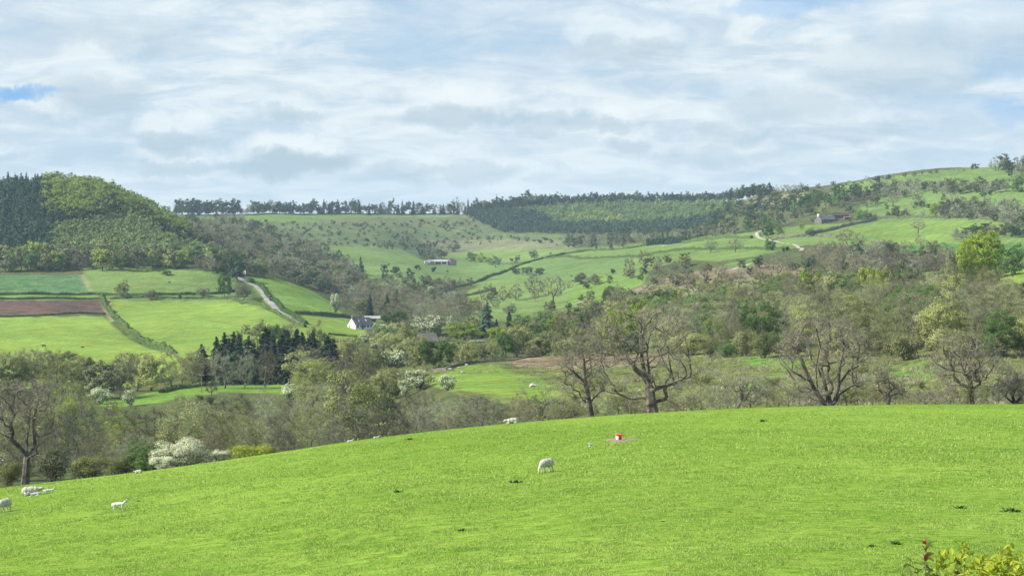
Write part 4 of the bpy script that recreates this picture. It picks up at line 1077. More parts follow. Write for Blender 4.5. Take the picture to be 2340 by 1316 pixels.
# dark conifer stand, bottom left
for i, (x, ty, d_, w_) in enumerate([(462, 785, 560, 28), (496, 768, 570, 24), (513, 758, 580, 26), (532, 757, 575, 26), (548, 764, 565, 26), (567, 766, 560, 30), (590, 764, 555, 28), (610, 748, 570, 34),
        (632, 755, 560, 36), (655, 752, 555, 34), (678, 750, 560, 36), (690, 758, 545, 30), (715, 756, 560, 28), (746, 766, 540, 36), (762, 775, 530, 26), (730, 772, 550, 26), (640, 775, 540, 34), (668, 780, 535, 34), (612, 775, 540, 30), (578, 782, 540, 28), (522, 772, 545, 28), (545, 778, 542, 28), (600, 762, 548, 30), (622, 760, 548, 30), (645, 762, 548, 32), (668, 762, 548, 32), (702, 772, 542, 30), (745, 778, 540, 30)]):
    T('dark_conifer', x, d=d_, topY=ty, wpx=w_ * 2.3, label=None, group='dark conifer stand', zone='cstand', force=True)
T('bud_', 596, d=640, topY=726, wpx=110, col_='bud', label='broad olive tree rising behind the left of the dark conifer stand', force=True)
T('leafy', 632, d=630, topY=733, wpx=50, col_='leaf_green', label='dark green rounded tree behind the middle of the dark conifer stand', force=True)
T('bare', 662, d=630, topY=738, wpx=60, label='brown bare tree behind the right of the dark conifer stand', force=True)
T('leafy', 722, d=640, topY=733, wpx=52, col_='bud', label='pale budding tree behind the right end of the dark conifer stand', force=True)
T('bare', 606, d=500, topY=785, wpx=52, col_='twig_brown', label='tall brown bare tree in front of the dark conifer stand', force=True)
T('bare', 512, d=500, topY=798, wpx=70, col_='twig_grey', label='grey bare tree at the left foot of the dark conifer stand', force=True)
T('bare', 560, d=505, topY=800, wpx=50, col_='twig_grey', label='second grey bare tree at the foot of the dark conifer stand', force=True)
T('bare', 710, d=480, topY=795, wpx=90, col_='twig_brown', label='wide brown bare tree in front of the right end of the conifer stand', force=True)
T('bud_', 440, d=540, topY=798, wpx=60, col_='bud', label='olive budding tree left of the dark conifer stand', force=True)
T('bare', 393, d=560, topY=818, wpx=30, label='small fan-shaped bare tree at the bottom corner of the big field', force=True)
T('bare', 483, d=440, topY=866, wpx=28, label='small bare tree alone on the pasture strip at left', force=True)
# left fields
T('leafy', 281, d=1035, topY=640, wpx=32, col_='bud', label='small pale round-headed tree standing in the lane hedge', force=True)
T('leafy', 344, d=1025, topY=662, wpx=26, col_='scrub', label='round dark bush in the lane hedge, right of the small pale tree', force=True)
T('leafy', 462, d=1040, topY=656, wpx=34, col_='scrub', label='pair-crowned grey bush in the lane hedge before the tall corner tree', force=True)
T('leafy', 380, d=1130, topY=617, wpx=26, col_='leaf_green', label='lone dark bushy tree in the upper left field', force=True)
T('leafy', 512, d=1040, topY=621, wpx=36, col_='leaf_green', label='tall narrow green tree at the field corner beside the lane', force=True)
T('f_leafy', 540, d=1120, topY=590, wpx=44, col_='leaf_dark', label='large dark tree overhanging the top of the lane', force=True)
T('leafy', 556, d=1010, topY=650, wpx=34, col_='scrub', label='dark shrubby tree left of the lane', force=True)
T('leafy', 592, d=980, topY=678, wpx=24, col_='leaf_fresh', label='small bright green tree beside the lane', force=True)
T('leafy', 575, d=1180, topY=606, wpx=42, col_='leaf_green', label='rounded green tree right of the top of the lane', force=True)
T('bush', 238, d=1018, topY=668, wpx=16, label='small dark bush in the lane hedge above the ploughed field corner', force=True)
T('bush', 340, d=770, topY=771, wpx=22, col_='leaf_green', label='square green bush at the foot of the curving hedge', force=True)
T('bush', 412, d=1022, topY=668, wpx=14, label='little round bush in the lane hedge midway to the corner tree', force=True)
T('bush', 322, d=760, topY=782, wpx=20, col_='leaf_dark', label='dark bush under the square green bush of the curving hedge', force=True)
T('bush', 618, d=985, topY=672, wpx=14, label='dark little bush on the bank right of the lane', force=True)
T('bush', 646, d=960, topY=700, wpx=12, col_='leaf_dark', label='dark bush by the bend at the bottom of the lane', force=True)
# ridge of the mound
for x, y, wx, c, lb in ((1078, 600, 26, 'leaf_green', 'dark rounded tree right of the white farm'), (1100, 600, 26, 'leaf_fresh', 'pale green tree, second right of the white farm'), (1074, 590, 18, 'leaf_dark', 'small dark tree behind the two round farm trees'),
        (1131, 611, 28, 'leaf_green', 'dark pointed tree above the long valley hedge'), (1117, 602, 18, 'leaf_fresh', 'small pale tree at the end of the farm tree row'), (1008, 592, 30, 'scrub', 'large grey green tree behind the white farm'), (1036, 575, 30, 'scrub', 'round bush at the edge of the pale rough field'),
        (975, 588, 24, 'scrub', 'grey bush left of the white farm'), (1183, 595, 14, 'leaf_dark', 'small dark tree in the far green field'), (1220, 592, 22, 'scrub', 'low grey tree where the valley hedges meet')):
    T('f_leafy', x, Y=y, h=None if 0 else wx * .85 * (solve(x, y) or 1800) / F, wpx=wx, col_=c, label=lb, force=True)
# sloping fields, right of centre
for k_, x, y, ty, wx, c, lb in (
    ('leafy', 1177, 628, 611, 20, 'leaf_dark', 'dark bush at the left of the clump in the sloping field'), ('leafy', 1205, 628, 608, 26, 'leaf_green', 'middle bush of the dark clump in the sloping field'), ('leafy', 1232, 628, 611, 24, 'leaf_dark', 'right bush of the dark clump in the sloping field'),
    ('bare', 1114, 695, 648, 34, None, 'bare tree at the left end of the line of trees in the sloping field'), ('bare', 1150, 690, 655, 30, None, 'second bare tree in the line in the sloping field'), ('bare', 1180, 687, 650, 34, None, 'third bare tree in the line in the sloping field'),
    ('bare', 1222, 680, 628, 46, None, 'tall bare tree at the right end of the line in the sloping field'), ('oak', 1266, 694, 630, 56, None, 'big bare oak with a split trunk below the sloping field'),
    ('leafy', 1325, 650, 622, 34, 'scrub', 'grey bush pair in the lower sloping field'), ('leafy', 1350, 648, 632, 28, 'scrub', 'dark low bush right of the grey bush pair'), ('bush', 1400, 628, 614, 18, 'leaf_dark', 'small dark bush alone at the right of the sloping field'),
    ('bare', 1438, 620, 583, 24, None, 'thin bare tree under the long dividing hedge'), ('oak', 1474, 614, 572, 36, None, 'round-headed bare tree under the long dividing hedge'), ('bare', 1503, 614, 586, 20, None, 'small pale bare tree next to the round-headed bare tree'),
    ('leafy', 1563, 612, 582, 36, 'bud', 'olive tree at the corner of the bracken slope'), ('f_leafy', 1565, 610, 577, 22, 'leaf_dark', 'dark upright tree behind the olive tree by the bracken'),
    ('bare', 1563, 653, 602, 34, None, 'bare tree standing in the bracken at left'), ('oak', 1625, 577, 549, 32, None, 'bare tree in the highest sloping field, left one of two'), ('oak', 1681, 576, 546, 34, None, 'bare tree in the highest sloping field, right one of two'),
    ('leafy', 1755, 545, 509, 30, 'leaf_green', 'round green tree beside the bend of the pale track'), ('leafy', 1782, 538, 516, 22, 'leaf_fresh', 'small light green tree right of the round green tree by the track'), ('leafy', 1758, 573, 545, 28, 'leaf_green', 'round green tree below the pale track'),
    ('bush', 1790, 576, 565, 12, 'leaf_dark', 'small round bush in the hedge below the track'), ('leafy', 1855, 542, 521, 26, 'leaf_green', 'round bush at the tip of the bright field on the right'), ('leafy', 1832, 525, 508, 12, 'leaf_fresh', 'tiny tree in the field below the right-hand farm'),
    ('oak', 1780, 638, 578, 70, None, 'wide grey bare oak standing above the bracken'), ('oak', 1790, 640, 598, 46, None, 'smaller bare tree in front of the wide grey oak'), ('bare', 1727, 640, 606, 20, None, 'pale twisted dead tree in the bracken'),
    ('bare', 1648, 640, 602, 28, None, 'bare tree beside the pale track over the bracken'), ('bare', 1604, 590, 0, 0, None, None),
    ('oak', 2098, 533, 501, 38, None, 'lone dark oak casting a shadow in the bright field on the right'), ('bare', 2104, 562, 538, 26, None, 'thin pale tree directly below the lone dark oak'),
    ('bare', 1935, 560, 524, 44, None, 'grey bare tree at the lower edge of the bright right-hand field'), ('bare', 1965, 566, 534, 24, None, 'small bare tree right of the grey one under the bright field'),
    ('oak', 2040, 475, 440, 34, None, 'bare tree alone on the upper right slope'), ('bare', 1980, 475, 442, 36, None, 'bare tree at the edge of the hill wood above the right farm'), ('bare', 2100, 474, 442, 24, None, 'thin bare tree left of the dark bush on the upper slope'),
    ('leafy', 2107, 474, 458, 14, 'leaf_dark', 'small dark bush at the foot of the thin bare tree on the upper slope'), ('bush', 2122, 476, 466, 12, 'leaf_green', 'small round bush beside the dark bush on the upper slope'),
    ('leafy', 2139, 498, 464, 36, 'leaf_fresh', 'pale yellow green tree at the left end of the grey thicket'), ('leafy', 1968, 510, 478, 34, 'leaf_green', 'green tree just right of the right-hand farm'), ('leafy', 2248, 450, 438, 16, 'leaf_dark', 'dark bush on the hillside near the right edge'),
    ('leafy', 2262, 446, 434, 12, 'leaf_dark', 'second dark bush on the hillside near the right edge'), ('oak', 2315, 492, 452, 52, None, 'wide bare tree on the slope at the right edge'), ('leafy', 2325, 440, 400, 34, 'leaf_green', 'green tree at the right edge of the upper slope')):
    if k_ and wx and lb:
        T(k_, x, Y=y, topY=ty, wpx=wx, col_=c, label=lb, force=True)
T('sycamore', 2245, d=560, topY=526, wpx=118, label='large bright green sycamore in full leaf near the right edge', force=True)
T('green_n', 2212, d=520, topY=565, wpx=40, col_='leaf_fresh', label='smaller left flank tree of the large bright green sycamore', force=True)
T('leafy', 2315, d=540, topY=556, wpx=60, col_='leaf_green', label='darker green tree right of the large bright green sycamore', force=True)
T('leafy', 2180, d=640, topY=566, wpx=38, col_='scrub', label='bluish green tree left of the large bright sycamore', force=True)
for x, d_, ty, wx, c, lb in ((1850, 600, 612, 64, 'leaf_fresh', 'bright green tree at the left of the leafing group above the right wood'), (1915, 590, 616, 80, 'bud', 'golden olive tree right of the bright green one above the right wood'),
    (1940, 570, 630, 60, 'leaf_green', 'dark green flank tree of the golden olive tree'), (1985, 600, 600, 50, 'leaf_fresh', 'light green tree between the golden olive tree and the bright sycamore'), (2065, 610, 602, 74, 'leaf_green', 'broad green tree on the skyline of the right wood'),
    (2030, 605, 606, 44, 'bud', 'olive tree beside the broad green tree on the right wood skyline'), (1625, 640, 655, 42, 'leaf_green', 'green rounded tree at the top of the wood behind the huge oak'), (1545, 620, 672, 40, 'leaf_fresh', 'small bright green tree at the left top of the right wood')):
    T('leafy', x, d=d_, topY=ty, wpx=wx, col_=c, label=lb, force=True)
T('green_n', 2225, d=360, topY=686, wpx=90, col_='bud', label='large rounded olive tree in the right wood', force=True)
T('green_n', 2290, d=300, topY=718, wpx=110, col_='leaf_green', label='big round green tree near the right edge under the wood', force=True)
T('green_n', 2180, d=290, topY=770, wpx=70, col_='bud', label='yellowish bushy tree at the front of the right wood', force=True)
T('tall_n', 2158, d=380, topY=650, wpx=60, label='slim pale-stemmed birch in the right wood, left of a pair', force=True, trunk_='bark_pale')
T('tall_n', 2183, d=378, topY=655, wpx=56, label='slim pale-stemmed birch in the right wood, right of a pair', force=True, trunk_='bark_pale')

# ------------------------------------------------------------------ woods: scattered trees, each its own object
bare3 = lambda p: [(4, p, None), (2, p, 'twig_grey'), (2, p, 'twig_olive')]
# front left wood behind the crest (px, distance)
scatter('frontleft', [(-80, 165), (700, 160), (1260, 175), (1240, 235), (1000, 260), (880, 390), (700, 410), (300, 400), (-80, 420)], [(4, 'bare_n', None), (3, 'bare_n', 'twig_grey'), (3.5, 'bud_n', None), (3, 'tall_n', None), (1.5, 'green_n', 'bud'), (1.4, 'bud_n', ('twig_grey', 'leaf_fresh'))], 150, (10.5, 14.5), .5, .12, (.85, 1.15), True, 3)
scatter('frontscrub', [(-80, 150), (640, 150), (1270, 158), (1270, 175), (640, 172), (-80, 172)], [(.6, 'shrub_n', 'scrub'), (.8, 'bud_n', None), (3, 'bare_n', None), (4, 'bare_n', 'twig_grey'), (2, 'bare_n', 'twig_olive')], 50, (3.5, 6.5), .6, .1, (.9, 1.3), True, 4)
scatter('valleyleft', [(-60, 885), (-60, 860), (380, 866), (640, 838), (880, 838), (930, 860), (880, 930), (640, 880), (560, 866), (360, 892), (230, 915), (-60, 930)], [(4, 'bare', None), (3, 'bud_', None), (3, 'bare', 'twig_olive'), (1.6, 'leafy', 'scrub'), (1.6, 'leafy', 'bud')], 110, (9, 13), .5, .16, seed=5)
scatter('belowconifers', [(640, 850), (700, 830), (800, 800), (900, 800), (960, 815), (980, 850), (900, 900), (760, 900)], [(3, 'bare', None), (3, 'bud_', None), (2, 'leafy', 'bud'), (1, 'leafy', 'scrub')], 44, (8, 13), .5, .15, seed=6)
scatter('centre', [(770, 800), (870, 775), (1000, 770), (1180, 760), (1360, 730), (1520, 720), (1540, 800), (1300, 806), (1060, 828), (980, 850), (880, 840)], [(4, 'bud_', None), (2, 'bare', None), (4, 'leafy', 'bud'), (3, 'leafy', 'leaf_green'), (2.2, 'leafy', 'leaf_fresh'), (1.2, 'bare', 'twig_brown')], 150, (8, 12), .5, .17, seed=7)
scatter('rightwood', [(1500, 812), (1500, 745), (1640, 712), (1850, 694), (2100, 678), (2400, 684), (2400, 800), (2200, 800), (2040, 812), (1850, 800), (1700, 805)], [(6, 'bud_n', None), (3, 'bare_n', None), (3, 'tall_n', None), (3.5, 'green_n', 'bud'), (2, 'green_n', None), (1.2, 'bud_n', ('twig_grey', 'leaf_fresh')), (2, 'bare_n', 'twig_olive')], 190, (9.5, 12.5), .42, .14, (.9, 1.25), seed=8)
scatter('rightwoodedge', [(1560, 815), (1560, 800), (1800, 800), (2060, 800), (2240, 790), (2400, 760), (2400, 815), (2060, 825)], [(3, 'shrub_n', 'twig_olive'), (3, 'shrub_n', 'bud'), (2, 'shrub_n', None), (1, 'tall_n', None)], 55, (3.5, 7), .5, .12, (.9, 1.4), seed=9)
scatter('middle', [(1290, 735), (1340, 690), (1450, 665), (1520, 640), (1700, 650), (1900, 640), (1850, 660), (1640, 690), (1500, 735), (1360, 760)], [(4, 'bare', None), (3, 'bud_', None), (2, 'leafy', 'scrub'), (1, 'leafy', 'leaf_green')], 75, (5, 8.5), .5, .18, seed=10)
scatter('brackentrees', [(1480, 640), (1560, 620), (1800, 605), (1900, 600), (1900, 640), (1700, 655), (1500, 660)], [(4, 'bare', None), (2, 'leafy', 'scrub'), (2, 'leafy', 'leaf_dark'), (2, 'oak', None)], 20, (3.5, 8), .6, .3, seed=11)
scatter('rightthicket', [(1820, 610), (1840, 585), (1980, 580), (2110, 590), (2190, 600), (2190, 640), (1860, 640)], [(5, 'bare', None), (3, 'leafy', 'scrub'), (2, 'bare', 'twig_grey'), (1, 'leafy', 'leaf_dark')], 60, (8, 12), .45, .16, seed=12)
scatter('browndale', [(430, 560), (420, 500), (540, 500), (700, 555), (745, 575), (800, 605), (830, 645), (850, 670), (800, 690), (720, 655), (640, 632), (560, 625), (520, 620)], [(5, 'f_bare', None), (3, 'f_bare', 'twig_grey'), (4, 'f_leafy', 'scrub'), (2, 'f_leafy', 'bud'), (1.5, 'f_leafy', 'leaf_green')], 300, (8, 12), .42, .22, seed=13)
scatter('valleybrown', [(770, 715), (800, 680), (900, 665), (1000, 680), (1070, 700), (1100, 735), (960, 745), (860, 738)], [(7, 'bare', None), (2, 'bare', 'twig_grey'), (1, 'leafy', 'bud')], 55, (9, 12), .42, .17, seed=14)
scatter('valleygap', [(860, 680), (900, 660), (1020, 650), (1060, 660), (1010, 690)], [(4, 'f_bare', None), (2, 'f_leafy', 'scrub'), (1, 'f_leafy', 'bud')], 24, (7, 10), .5, .25, seed=15)
scatter('hilledge', [(-60, 626), (-60, 600), (180, 600), (340, 596), (520, 606), (530, 628), (340, 618), (190, 620)], [(3, 'f_leafy', 'leaf_green'), (3, 'f_leafy', 'scrub'), (2, 'f_leafy', 'bud'), (2, 'f_leafy', 'leaf_yellow'), (2, 'f_bare', None)], 60, (11, 17), .5, .2, seed=16)
scatter('cornerwood', [(480, 632), (520, 600), (600, 600), (700, 640), (780, 680), (740, 672), (640, 640), (560, 628)], [(3, 'leafy', 'leaf_green'), (3, 'leafy', 'scrub'), (2, 'leafy', 'leaf_dark'), (2, 'bare', None)], 40, (8, 12), .5, .22, seed=17)
scatter('hillwood', [(1560, 545), (1600, 500), (1700, 470), (1800, 455), (1880, 455), (1960, 440), (2010, 450), (1990, 490), (1900, 490), (1840, 500), (1780, 528), (1700, 530), (1620, 548)], [(5, 'f_leafy', 'leaf_green'), (3, 'f_leafy', 'scrub'), (2, 'f_leafy', 'leaf_dark'), (2, 'f_bare', 'twig_grey'), (1.5, 'f_leafy', 'bud')], 110, (9, 13), .45, .22, seed=18)
scatter('hillhedge', [(1990, 450), (2060, 455), (2110, 445), (2190, 446), (2300, 440), (2300, 428), (2180, 432), (2110, 430), (2050, 436), (2000, 425)], [(5, 'f_bare', 'twig_grey'), (3, 'f_leafy', 'scrub'), (1, 'f_leafy', 'leaf_dark')], 80, (7, 12), .38, .25, seed=19)
scatter('greythicket', [(2150, 500), (2160, 478), (2250, 480), (2300, 486), (2345, 500), (2345, 524), (2260, 505)], [(6, 'f_bare', 'twig_grey'), (3, 'f_leafy', 'scrub')], 60, (8, 12), .38, .18, seed=20)
scatter('thickhedge', [(2170, 545), (2240, 530), (2345, 532), (2345, 545), (2240, 548), (2190, 556)], [(4, 'leafy', 'scrub'), (2, 'leafy', 'leaf_dark'), (2, 'bare', 'twig_grey')], 24, (5, 8), .5, .2, seed=21)
scatter('toprightwood', [(2270, 395), (2270, 385), (2345, 378), (2400, 370), (2400, 410), (2320, 412)], [(4, 'f_leafy', 'scrub'), (3, 'f_bare', 'twig_grey'), (3, 'f_leafy', 'leaf_dark')], 24, (9, 14), .5, .3, seed=22)
scatter('farmhedge', [(1960, 505), (1960, 497), (2080, 492), (2080, 500)], [(4, 'f_leafy', 'scrub'), (2, 'f_bare', 'twig_grey')], 16, (4, 7), .5, .2, seed=23)
scatter('skyhedge', [(1860, 436), (1880, 430), (2060, 404), (2300, 378), (2300, 381), (2060, 408), (1880, 438)], [(3, 'f_bare', 'twig_grey'), (2, 'f_leafy', 'scrub'), (3, 'f_bush', None)], 34, (2.5, 7), .8, .8, seed=24)
scatter('skyleft', [(1700, 452), (1720, 444), (1840, 434), (1850, 440), (1740, 456)], [(3, 'f_bare', 'twig_grey'), (3, 'f_leafy', 'leaf_dark')], 26, (6, 13), .5, .4, seed=25)
scatter('scrubslope', [(500, 505), (620, 505), (760, 512), (1080, 505), (1110, 540), (1300, 550), (1300, 562), (1060, 560), (960, 575), (905, 572), (780, 563), (660, 560)], [(8, 'f_bush', None), (1.2, 'f_bush', 'leaf_dark'), (1.2, 'f_bare', 'twig_grey'), (1, 'f_leafy', 'scrub')], 300, (1.4, 5), .5, .4, (.9, 1.4), seed=26)
scatter('mistwood', [(1280, 566), (1300, 550), (1400, 545), (1520, 540), (1600, 530), (1620, 545), (1480, 560), (1400, 570)], [(3, 'f_leafy', 'scrub'), (3, 'f_conifer', 'spruce'), (2, 'f_bare', 'twig_grey')], 60, (8, 12), .5, .25, seed=27)
scatter('fieldtrees', [(955, 590), (960, 570), (905, 570), (880, 562), (960, 560), (1000, 578), (1000, 600)], [(4, 'f_leafy', 'scrub'), (1, 'f_bush', 'leaf_dark')], 16, (5, 9), .6, .4, seed=28)
scatter('moundfoot', [(880, 645), (1000, 650), (1060, 650), (1100, 640), (1100, 655), (1020, 672), (900, 668)], [(4, 'f_leafy', 'scrub'), (3, 'f_bare', None)], 26, (4, 9), .5, .3, seed=29)
scatter('bankshrubs', [(1240, 900), (1500, 850), (1900, 840), (2340, 850), (2400, 925), (1700, 930), (1260, 938)], [(3, 'shrub_n', 'twig_olive'), (2, 'shrub_n', 'bud'), (2, 'bare_n', 'twig_grey')], 18, (1.2, 2.6), .8, .4, (1.2, 2.0), seed=61)
scatter('bankedge', [(960, 835), (1060, 826), (1250, 808), (1560, 800), (1560, 812), (1250, 818), (1060, 836)], [(3, 'leafy', 'scrub'), (3, 'bud_', None), (2, 'leafy', 'bud')], 26, (4, 7), .6, .3, (1, 1.4), seed=62)
scatter('fieldclumps', [(1060, 690), (1300, 640), (1540, 600), (1480, 640), (1340, 700), (1240, 735), (1100, 735)], [(3, 'bare', None), (3, 'leafy', 'scrub'), (1, 'leafy', 'bud')], 22, (4, 9), .8, .6, seed=63)
scatter('slopetrees', [(2000, 500), (2010, 470), (2300, 440), (2340, 470), (2340, 500)], [(3, 'f_bare', 'twig_grey'), (3, 'f_leafy', 'scrub'), (1, 'f_leafy', 'leaf_green')], 24, (3, 8), .9, .7, seed=64)
scatter('farmscreen', [(1850, 508), (1850, 502), (1960, 500), (1960, 507)], [(3, 'f_leafy', 'leaf_green'), (3, 'f_leafy', 'scrub')], 12, (2.5, 4), .5, .3, seed=65)
scatter('farfield', [(880, 640), (900, 615), (1250, 575), (1300, 590), (1200, 600), (1000, 640)], [(3, 'f_leafy', 'scrub'), (2, 'f_bush', 'leaf_dark')], 12, (3, 7), .9, .7, seed=66)
scatter('crestscrub', [(1240, 152), (1700, 158), (2400, 162), (2400, 190), (1700, 188), (1240, 182)], [(3, 'bare_n', 'twig_grey'), (2, 'bare_n', None), (2, 'bare_n', 'twig_olive'), (1, 'bud_n', None)], 60, (1.6, 3.4), .6, .2, (1, 1.7), True, seed=71)
scatter('bankscrub', [(1260, 900), (1400, 840), (1900, 825), (2340, 830), (2400, 915), (1260, 925)], [(3, 'bare_n', 'twig_grey'), (2, 'bare_n', 'twig_olive'), (1, 'bud_n', None)], 45, (1.2, 3), .8, .4, (1, 1.8), seed=72)
scatter('frontmid', [(420, 235), (980, 240), (980, 330), (420, 330)], [(4, 'bare_n', None), (4, 'bare_n', 'twig_grey'), (3, 'tall_n', None), (2, 'bud_n', None)], 34, (11, 15), .5, .15, (.85, 1.15), True, seed=73)
scatter('frontfill', [(330, 300), (1000, 290), (1010, 400), (860, 430), (330, 430)], [(4, 'bare_n', None), (3, 'bare_n', 'twig_grey'), (3, 'bud_n', None), (1.5, 'green_n', 'bud'), (1, 'shrub_n', 'scrub')], 60, (5, 9), .5, .15, (1, 1.4), True, seed=74)
# far ridge
ridge = lambda px: float(np.interp(px, [400, 550, 850, 1070, 1250], [493, 491, 490, 489, 486]))
rr_ = random.Random(2)
x = 404.0
while x < 1240:
    base = ridge(x); dd = rr_.uniform(2440, 2560); t = TY(x, dd)
    if 550 < x < 575: kind, hh = 'f_bare', rr_.uniform(10, 16)
    elif 575 <= x < 820 and rr_.random() < .6: kind, hh = 'f_leafy', rr_.uniform(13, 21)
    elif x < 545: kind, hh = 'f_leafy', rr_.uniform(20, 25)
    else: kind, hh = rr_.choice(['f_pine', 'f_pine', 'f_leafy', 'f_conifer', 'f_bare']), rr_.uniform(13, 25) * (1 + .12 * (x > 1000))
    plan(kind, x, d=dd, h=hh, wpx=rr_.uniform(14, 23) * (1.25 if x < 545 else 1), col_='leaf_dark' if kind == 'f_leafy' else ('conifer_dark' if kind == 'f_conifer' else None), zone='ridge', group='trees along the far skyline', force=True)
    x += rr_.uniform(3.5, 7.5) if x < 820 else rr_.uniform(5, 10)
# ------------------------------------------------------------------ forest masses too many to count (each one object)
def add_tree(mb, p, loc, s, ws, a, tint, mi):
    me = p.crown
    if not hasattr(p, 'cv'):
        p.cv = np.empty(len(me.vertices) * 3); me.vertices.foreach_get('co', p.cv); p.cv = p.cv.reshape(-1, 3)
        lt = np.empty(len(me.polygons), int); me.polygons.foreach_get('loop_total', lt)
        vi = np.empty(len(me.loops), int); me.loops.foreach_get('vertex_index', vi)
        ls = np.empty(len(me.polygons), int); me.polygons.foreach_get('loop_start', ls)
        p.q = vi[(ls[lt == 4][:, None] + np.arange(4))] if (lt == 4).any() else np.zeros((0, 4), int)
        p.t3 = vi[(ls[lt == 3][:, None] + np.arange(3))] if (lt == 3).any() else np.zeros((0, 3), int)
        r_ = np.empty(len(me.polygons)); me.attributes['rnd'].data.foreach_get('value', r_); p.rq = r_[lt == 4]; p.rt = r_[lt == 3]
    ca, sa = math.cos(a) * s * ws, math.sin(a) * s * ws
    V = np.column_stack([p.cv[:, 0] * ca - p.cv[:, 1] * sa, p.cv[:, 0] * sa + p.cv[:, 1] * ca, p.cv[:, 2] * s]) + loc
    off = mb.n; mb.V.append(V); mb.n += len(V)
    if len(p.q): mb.Q.append(p.q + off); mb.qr.append(np.clip(p.rq * .6 + .2 + tint, -.2, 1.3)); mb.qm.append(np.full(len(p.q), mi))
    if len(p.t3): mb.T.append(p.t3 + off); mb.tr.append(np.clip(p.rt * .6 + .2 + tint, -.2, 1.3)); mb.tm.append(np.full(len(p.t3), mi))
def forest(name, label, poly, kind, mats, n, h, wr=.42, seed=1, dr=None, group=None, layers=None, gap=.5, vgap=.33):
    rng = np.random.default_rng(seed); rr = random.Random(seed)
    xs = [p[0] for p in poly]; ys = [p[1] for p in poly]; pts = []; tries = 0
    cell = {}
    while len(pts) < n and tries < n * 25:
        tries += 1
        x, y = rr.uniform(min(xs), max(xs)), rr.uniform(min(ys), max(ys))
        if not inpoly(x, y, poly): continue
        d = solve(x, y)
        if d is None: continue
        hh = rr.uniform(*h); wpx = hh * wr * 2 * F / d * .5
        key = (int(x // 12), int(y // 8))
        near = [q for a in (-1, 0, 1) for b in (-1, 0, 1) for q in cell.get((key[0] + a, key[1] + b), [])]
        if any(abs(x - q[0]) < gap * wpx * 2 and abs(y - q[1]) < vgap * wpx * 2 for q in near): continue
        cell.setdefault(key, []).append((x, y)); pts.append((x, y, d, hh))
    mb = MB()
    for (x, y, d, hh) in pts:
        p = rr.choice(PR[kind]); add_tree(mb, p, np.array(W(x, d)), hh / p.H, rr.uniform(.85, 1.2), rr.uniform(0, 6.28), rr.uniform(-.45, .45), 0)
    return tag(link(name, mb.mesh(name, [M[mats]])), label, 'woodland', kind='stuff')
# young plantation on the left hill
forest('conifer_plantation', 'light green young conifer plantation filling the middle of the left hill', [(110, 600), (120, 530), (240, 508), (285, 488), (340, 500), (430, 545), (520, 592), (520, 606), (340, 602), (120, 604)], 'f_larch', 'conifer', 1000, (7, 10.5), .5, 31, gap=.34, vgap=.18)
forest('dark_spruce_wood', 'dark blue green spruce wood at the left end of the wooded hill', [(-120, 600), (-120, 428), (112, 424), (118, 470), (170, 500), (118, 530), (112, 602)], 'f_conifer', 'spruce', 380, (9, 13), .5, 32, gap=.44, vgap=.2)
forest('dark_rounded_wood', 'rounded dark crowns mixed through the spruce wood on the left hill', [(-120, 600), (-120, 428), (108, 424), (118, 470), (170, 500), (118, 530), (112, 602)], 'f_larch', 'spruce', 420, (8, 12), .5, 45, gap=.4, vgap=.2)
forest('yellow_beech_wood', 'yellow green leafing wood along the top of the left hill', [(100, 470), (104, 420), (205, 430), (300, 460), (385, 505), (440, 545), (400, 548), (330, 512), (280, 492), (250, 500), (200, 510), (120, 510)], 'f_leafy', 'leaf_yellow', 330, (9, 13), .5, 33, gap=.34, vgap=.18)
forest('dark_hill_wood', 'dark green band of trees across the middle of the left hill', [(190, 505), (250, 470), (330, 500), (420, 548), (470, 575), (400, 560), (290, 492), (240, 512), (120, 530), (120, 505)], 'f_leafy', 'leaf_dark', 200, (9, 13), .5, 34, gap=.4, vgap=.22)
# far wooded escarpment
forest('far_spruce_forest', 'dark bluish forest clothing the foot of the far escarpment', [(1085, 505), (1120, 502), (1200, 515), (1300, 520), (1420, 522), (1560, 512), (1640, 500), (1620, 530), (1480, 538), (1300, 537), (1150, 534)], 'f_larch', 'spruce', 420, (10, 14), .45, 35, gap=.36, vgap=.16)
forest('far_dark_corner', 'dark wood at the left shoulder of the far escarpment', [(1060, 494), (1080, 488), (1170, 484), (1230, 500), (1260, 518), (1180, 515), (1110, 510)], 'f_leafy', 'spruce', 120, (10, 14), .5, 39, gap=.36, vgap=.16)
forest('far_mixed_wood', 'mixed light and dark green wood on the upper far escarpment', [(1180, 486), (1250, 470), (1500, 468), (1700, 470), (1640, 500), (1520, 514), (1420, 520), (1290, 518)], 'f_leafy', 'far_green', 420, (9, 13), .5, 36, gap=.4, vgap=.2)
forest('far_fresh_wood', 'fresh yellow green patch of wood on the far escarpment', [(1300, 510), (1330, 500), (1400, 500), (1425, 514), (1360, 518)], 'f_leafy', 'leaf_yellow', 50, (12, 14), .5, 37)
forest('ridge_top_wood', 'dark wood along the far skyline left of the right-hand hill', [(1080, 487), (1250, 471), (1400, 465), (1600, 463), (1760, 452), (1760, 462), (1600, 472), (1400, 474), (1250, 480), (1080, 493)], 'f_pine', 'leaf_dark', 230, (15, 21), .4, 38, gap=.3, vgap=.2)
rr_ = random.Random(12); x = 1180
while x < 1700:
    dd = solve(x, float(np.interp(x, [1180, 1300, 1500, 1700], [476, 467, 465, 460])) + rr_.uniform(0, 5)) or 2550
    plan(rr_.choice(['f_pine', 'f_leafy', 'f_leafy', 'f_conifer']), x, d=dd, h=rr_.uniform(14, 21), wpx=rr_.uniform(12, 20), col_=rr_.choice(['leaf_dark', 'leaf_green', 'scrub']), zone='ridge2', group='trees along the far skyline', force=True)
    x += rr_.uniform(7, 14)
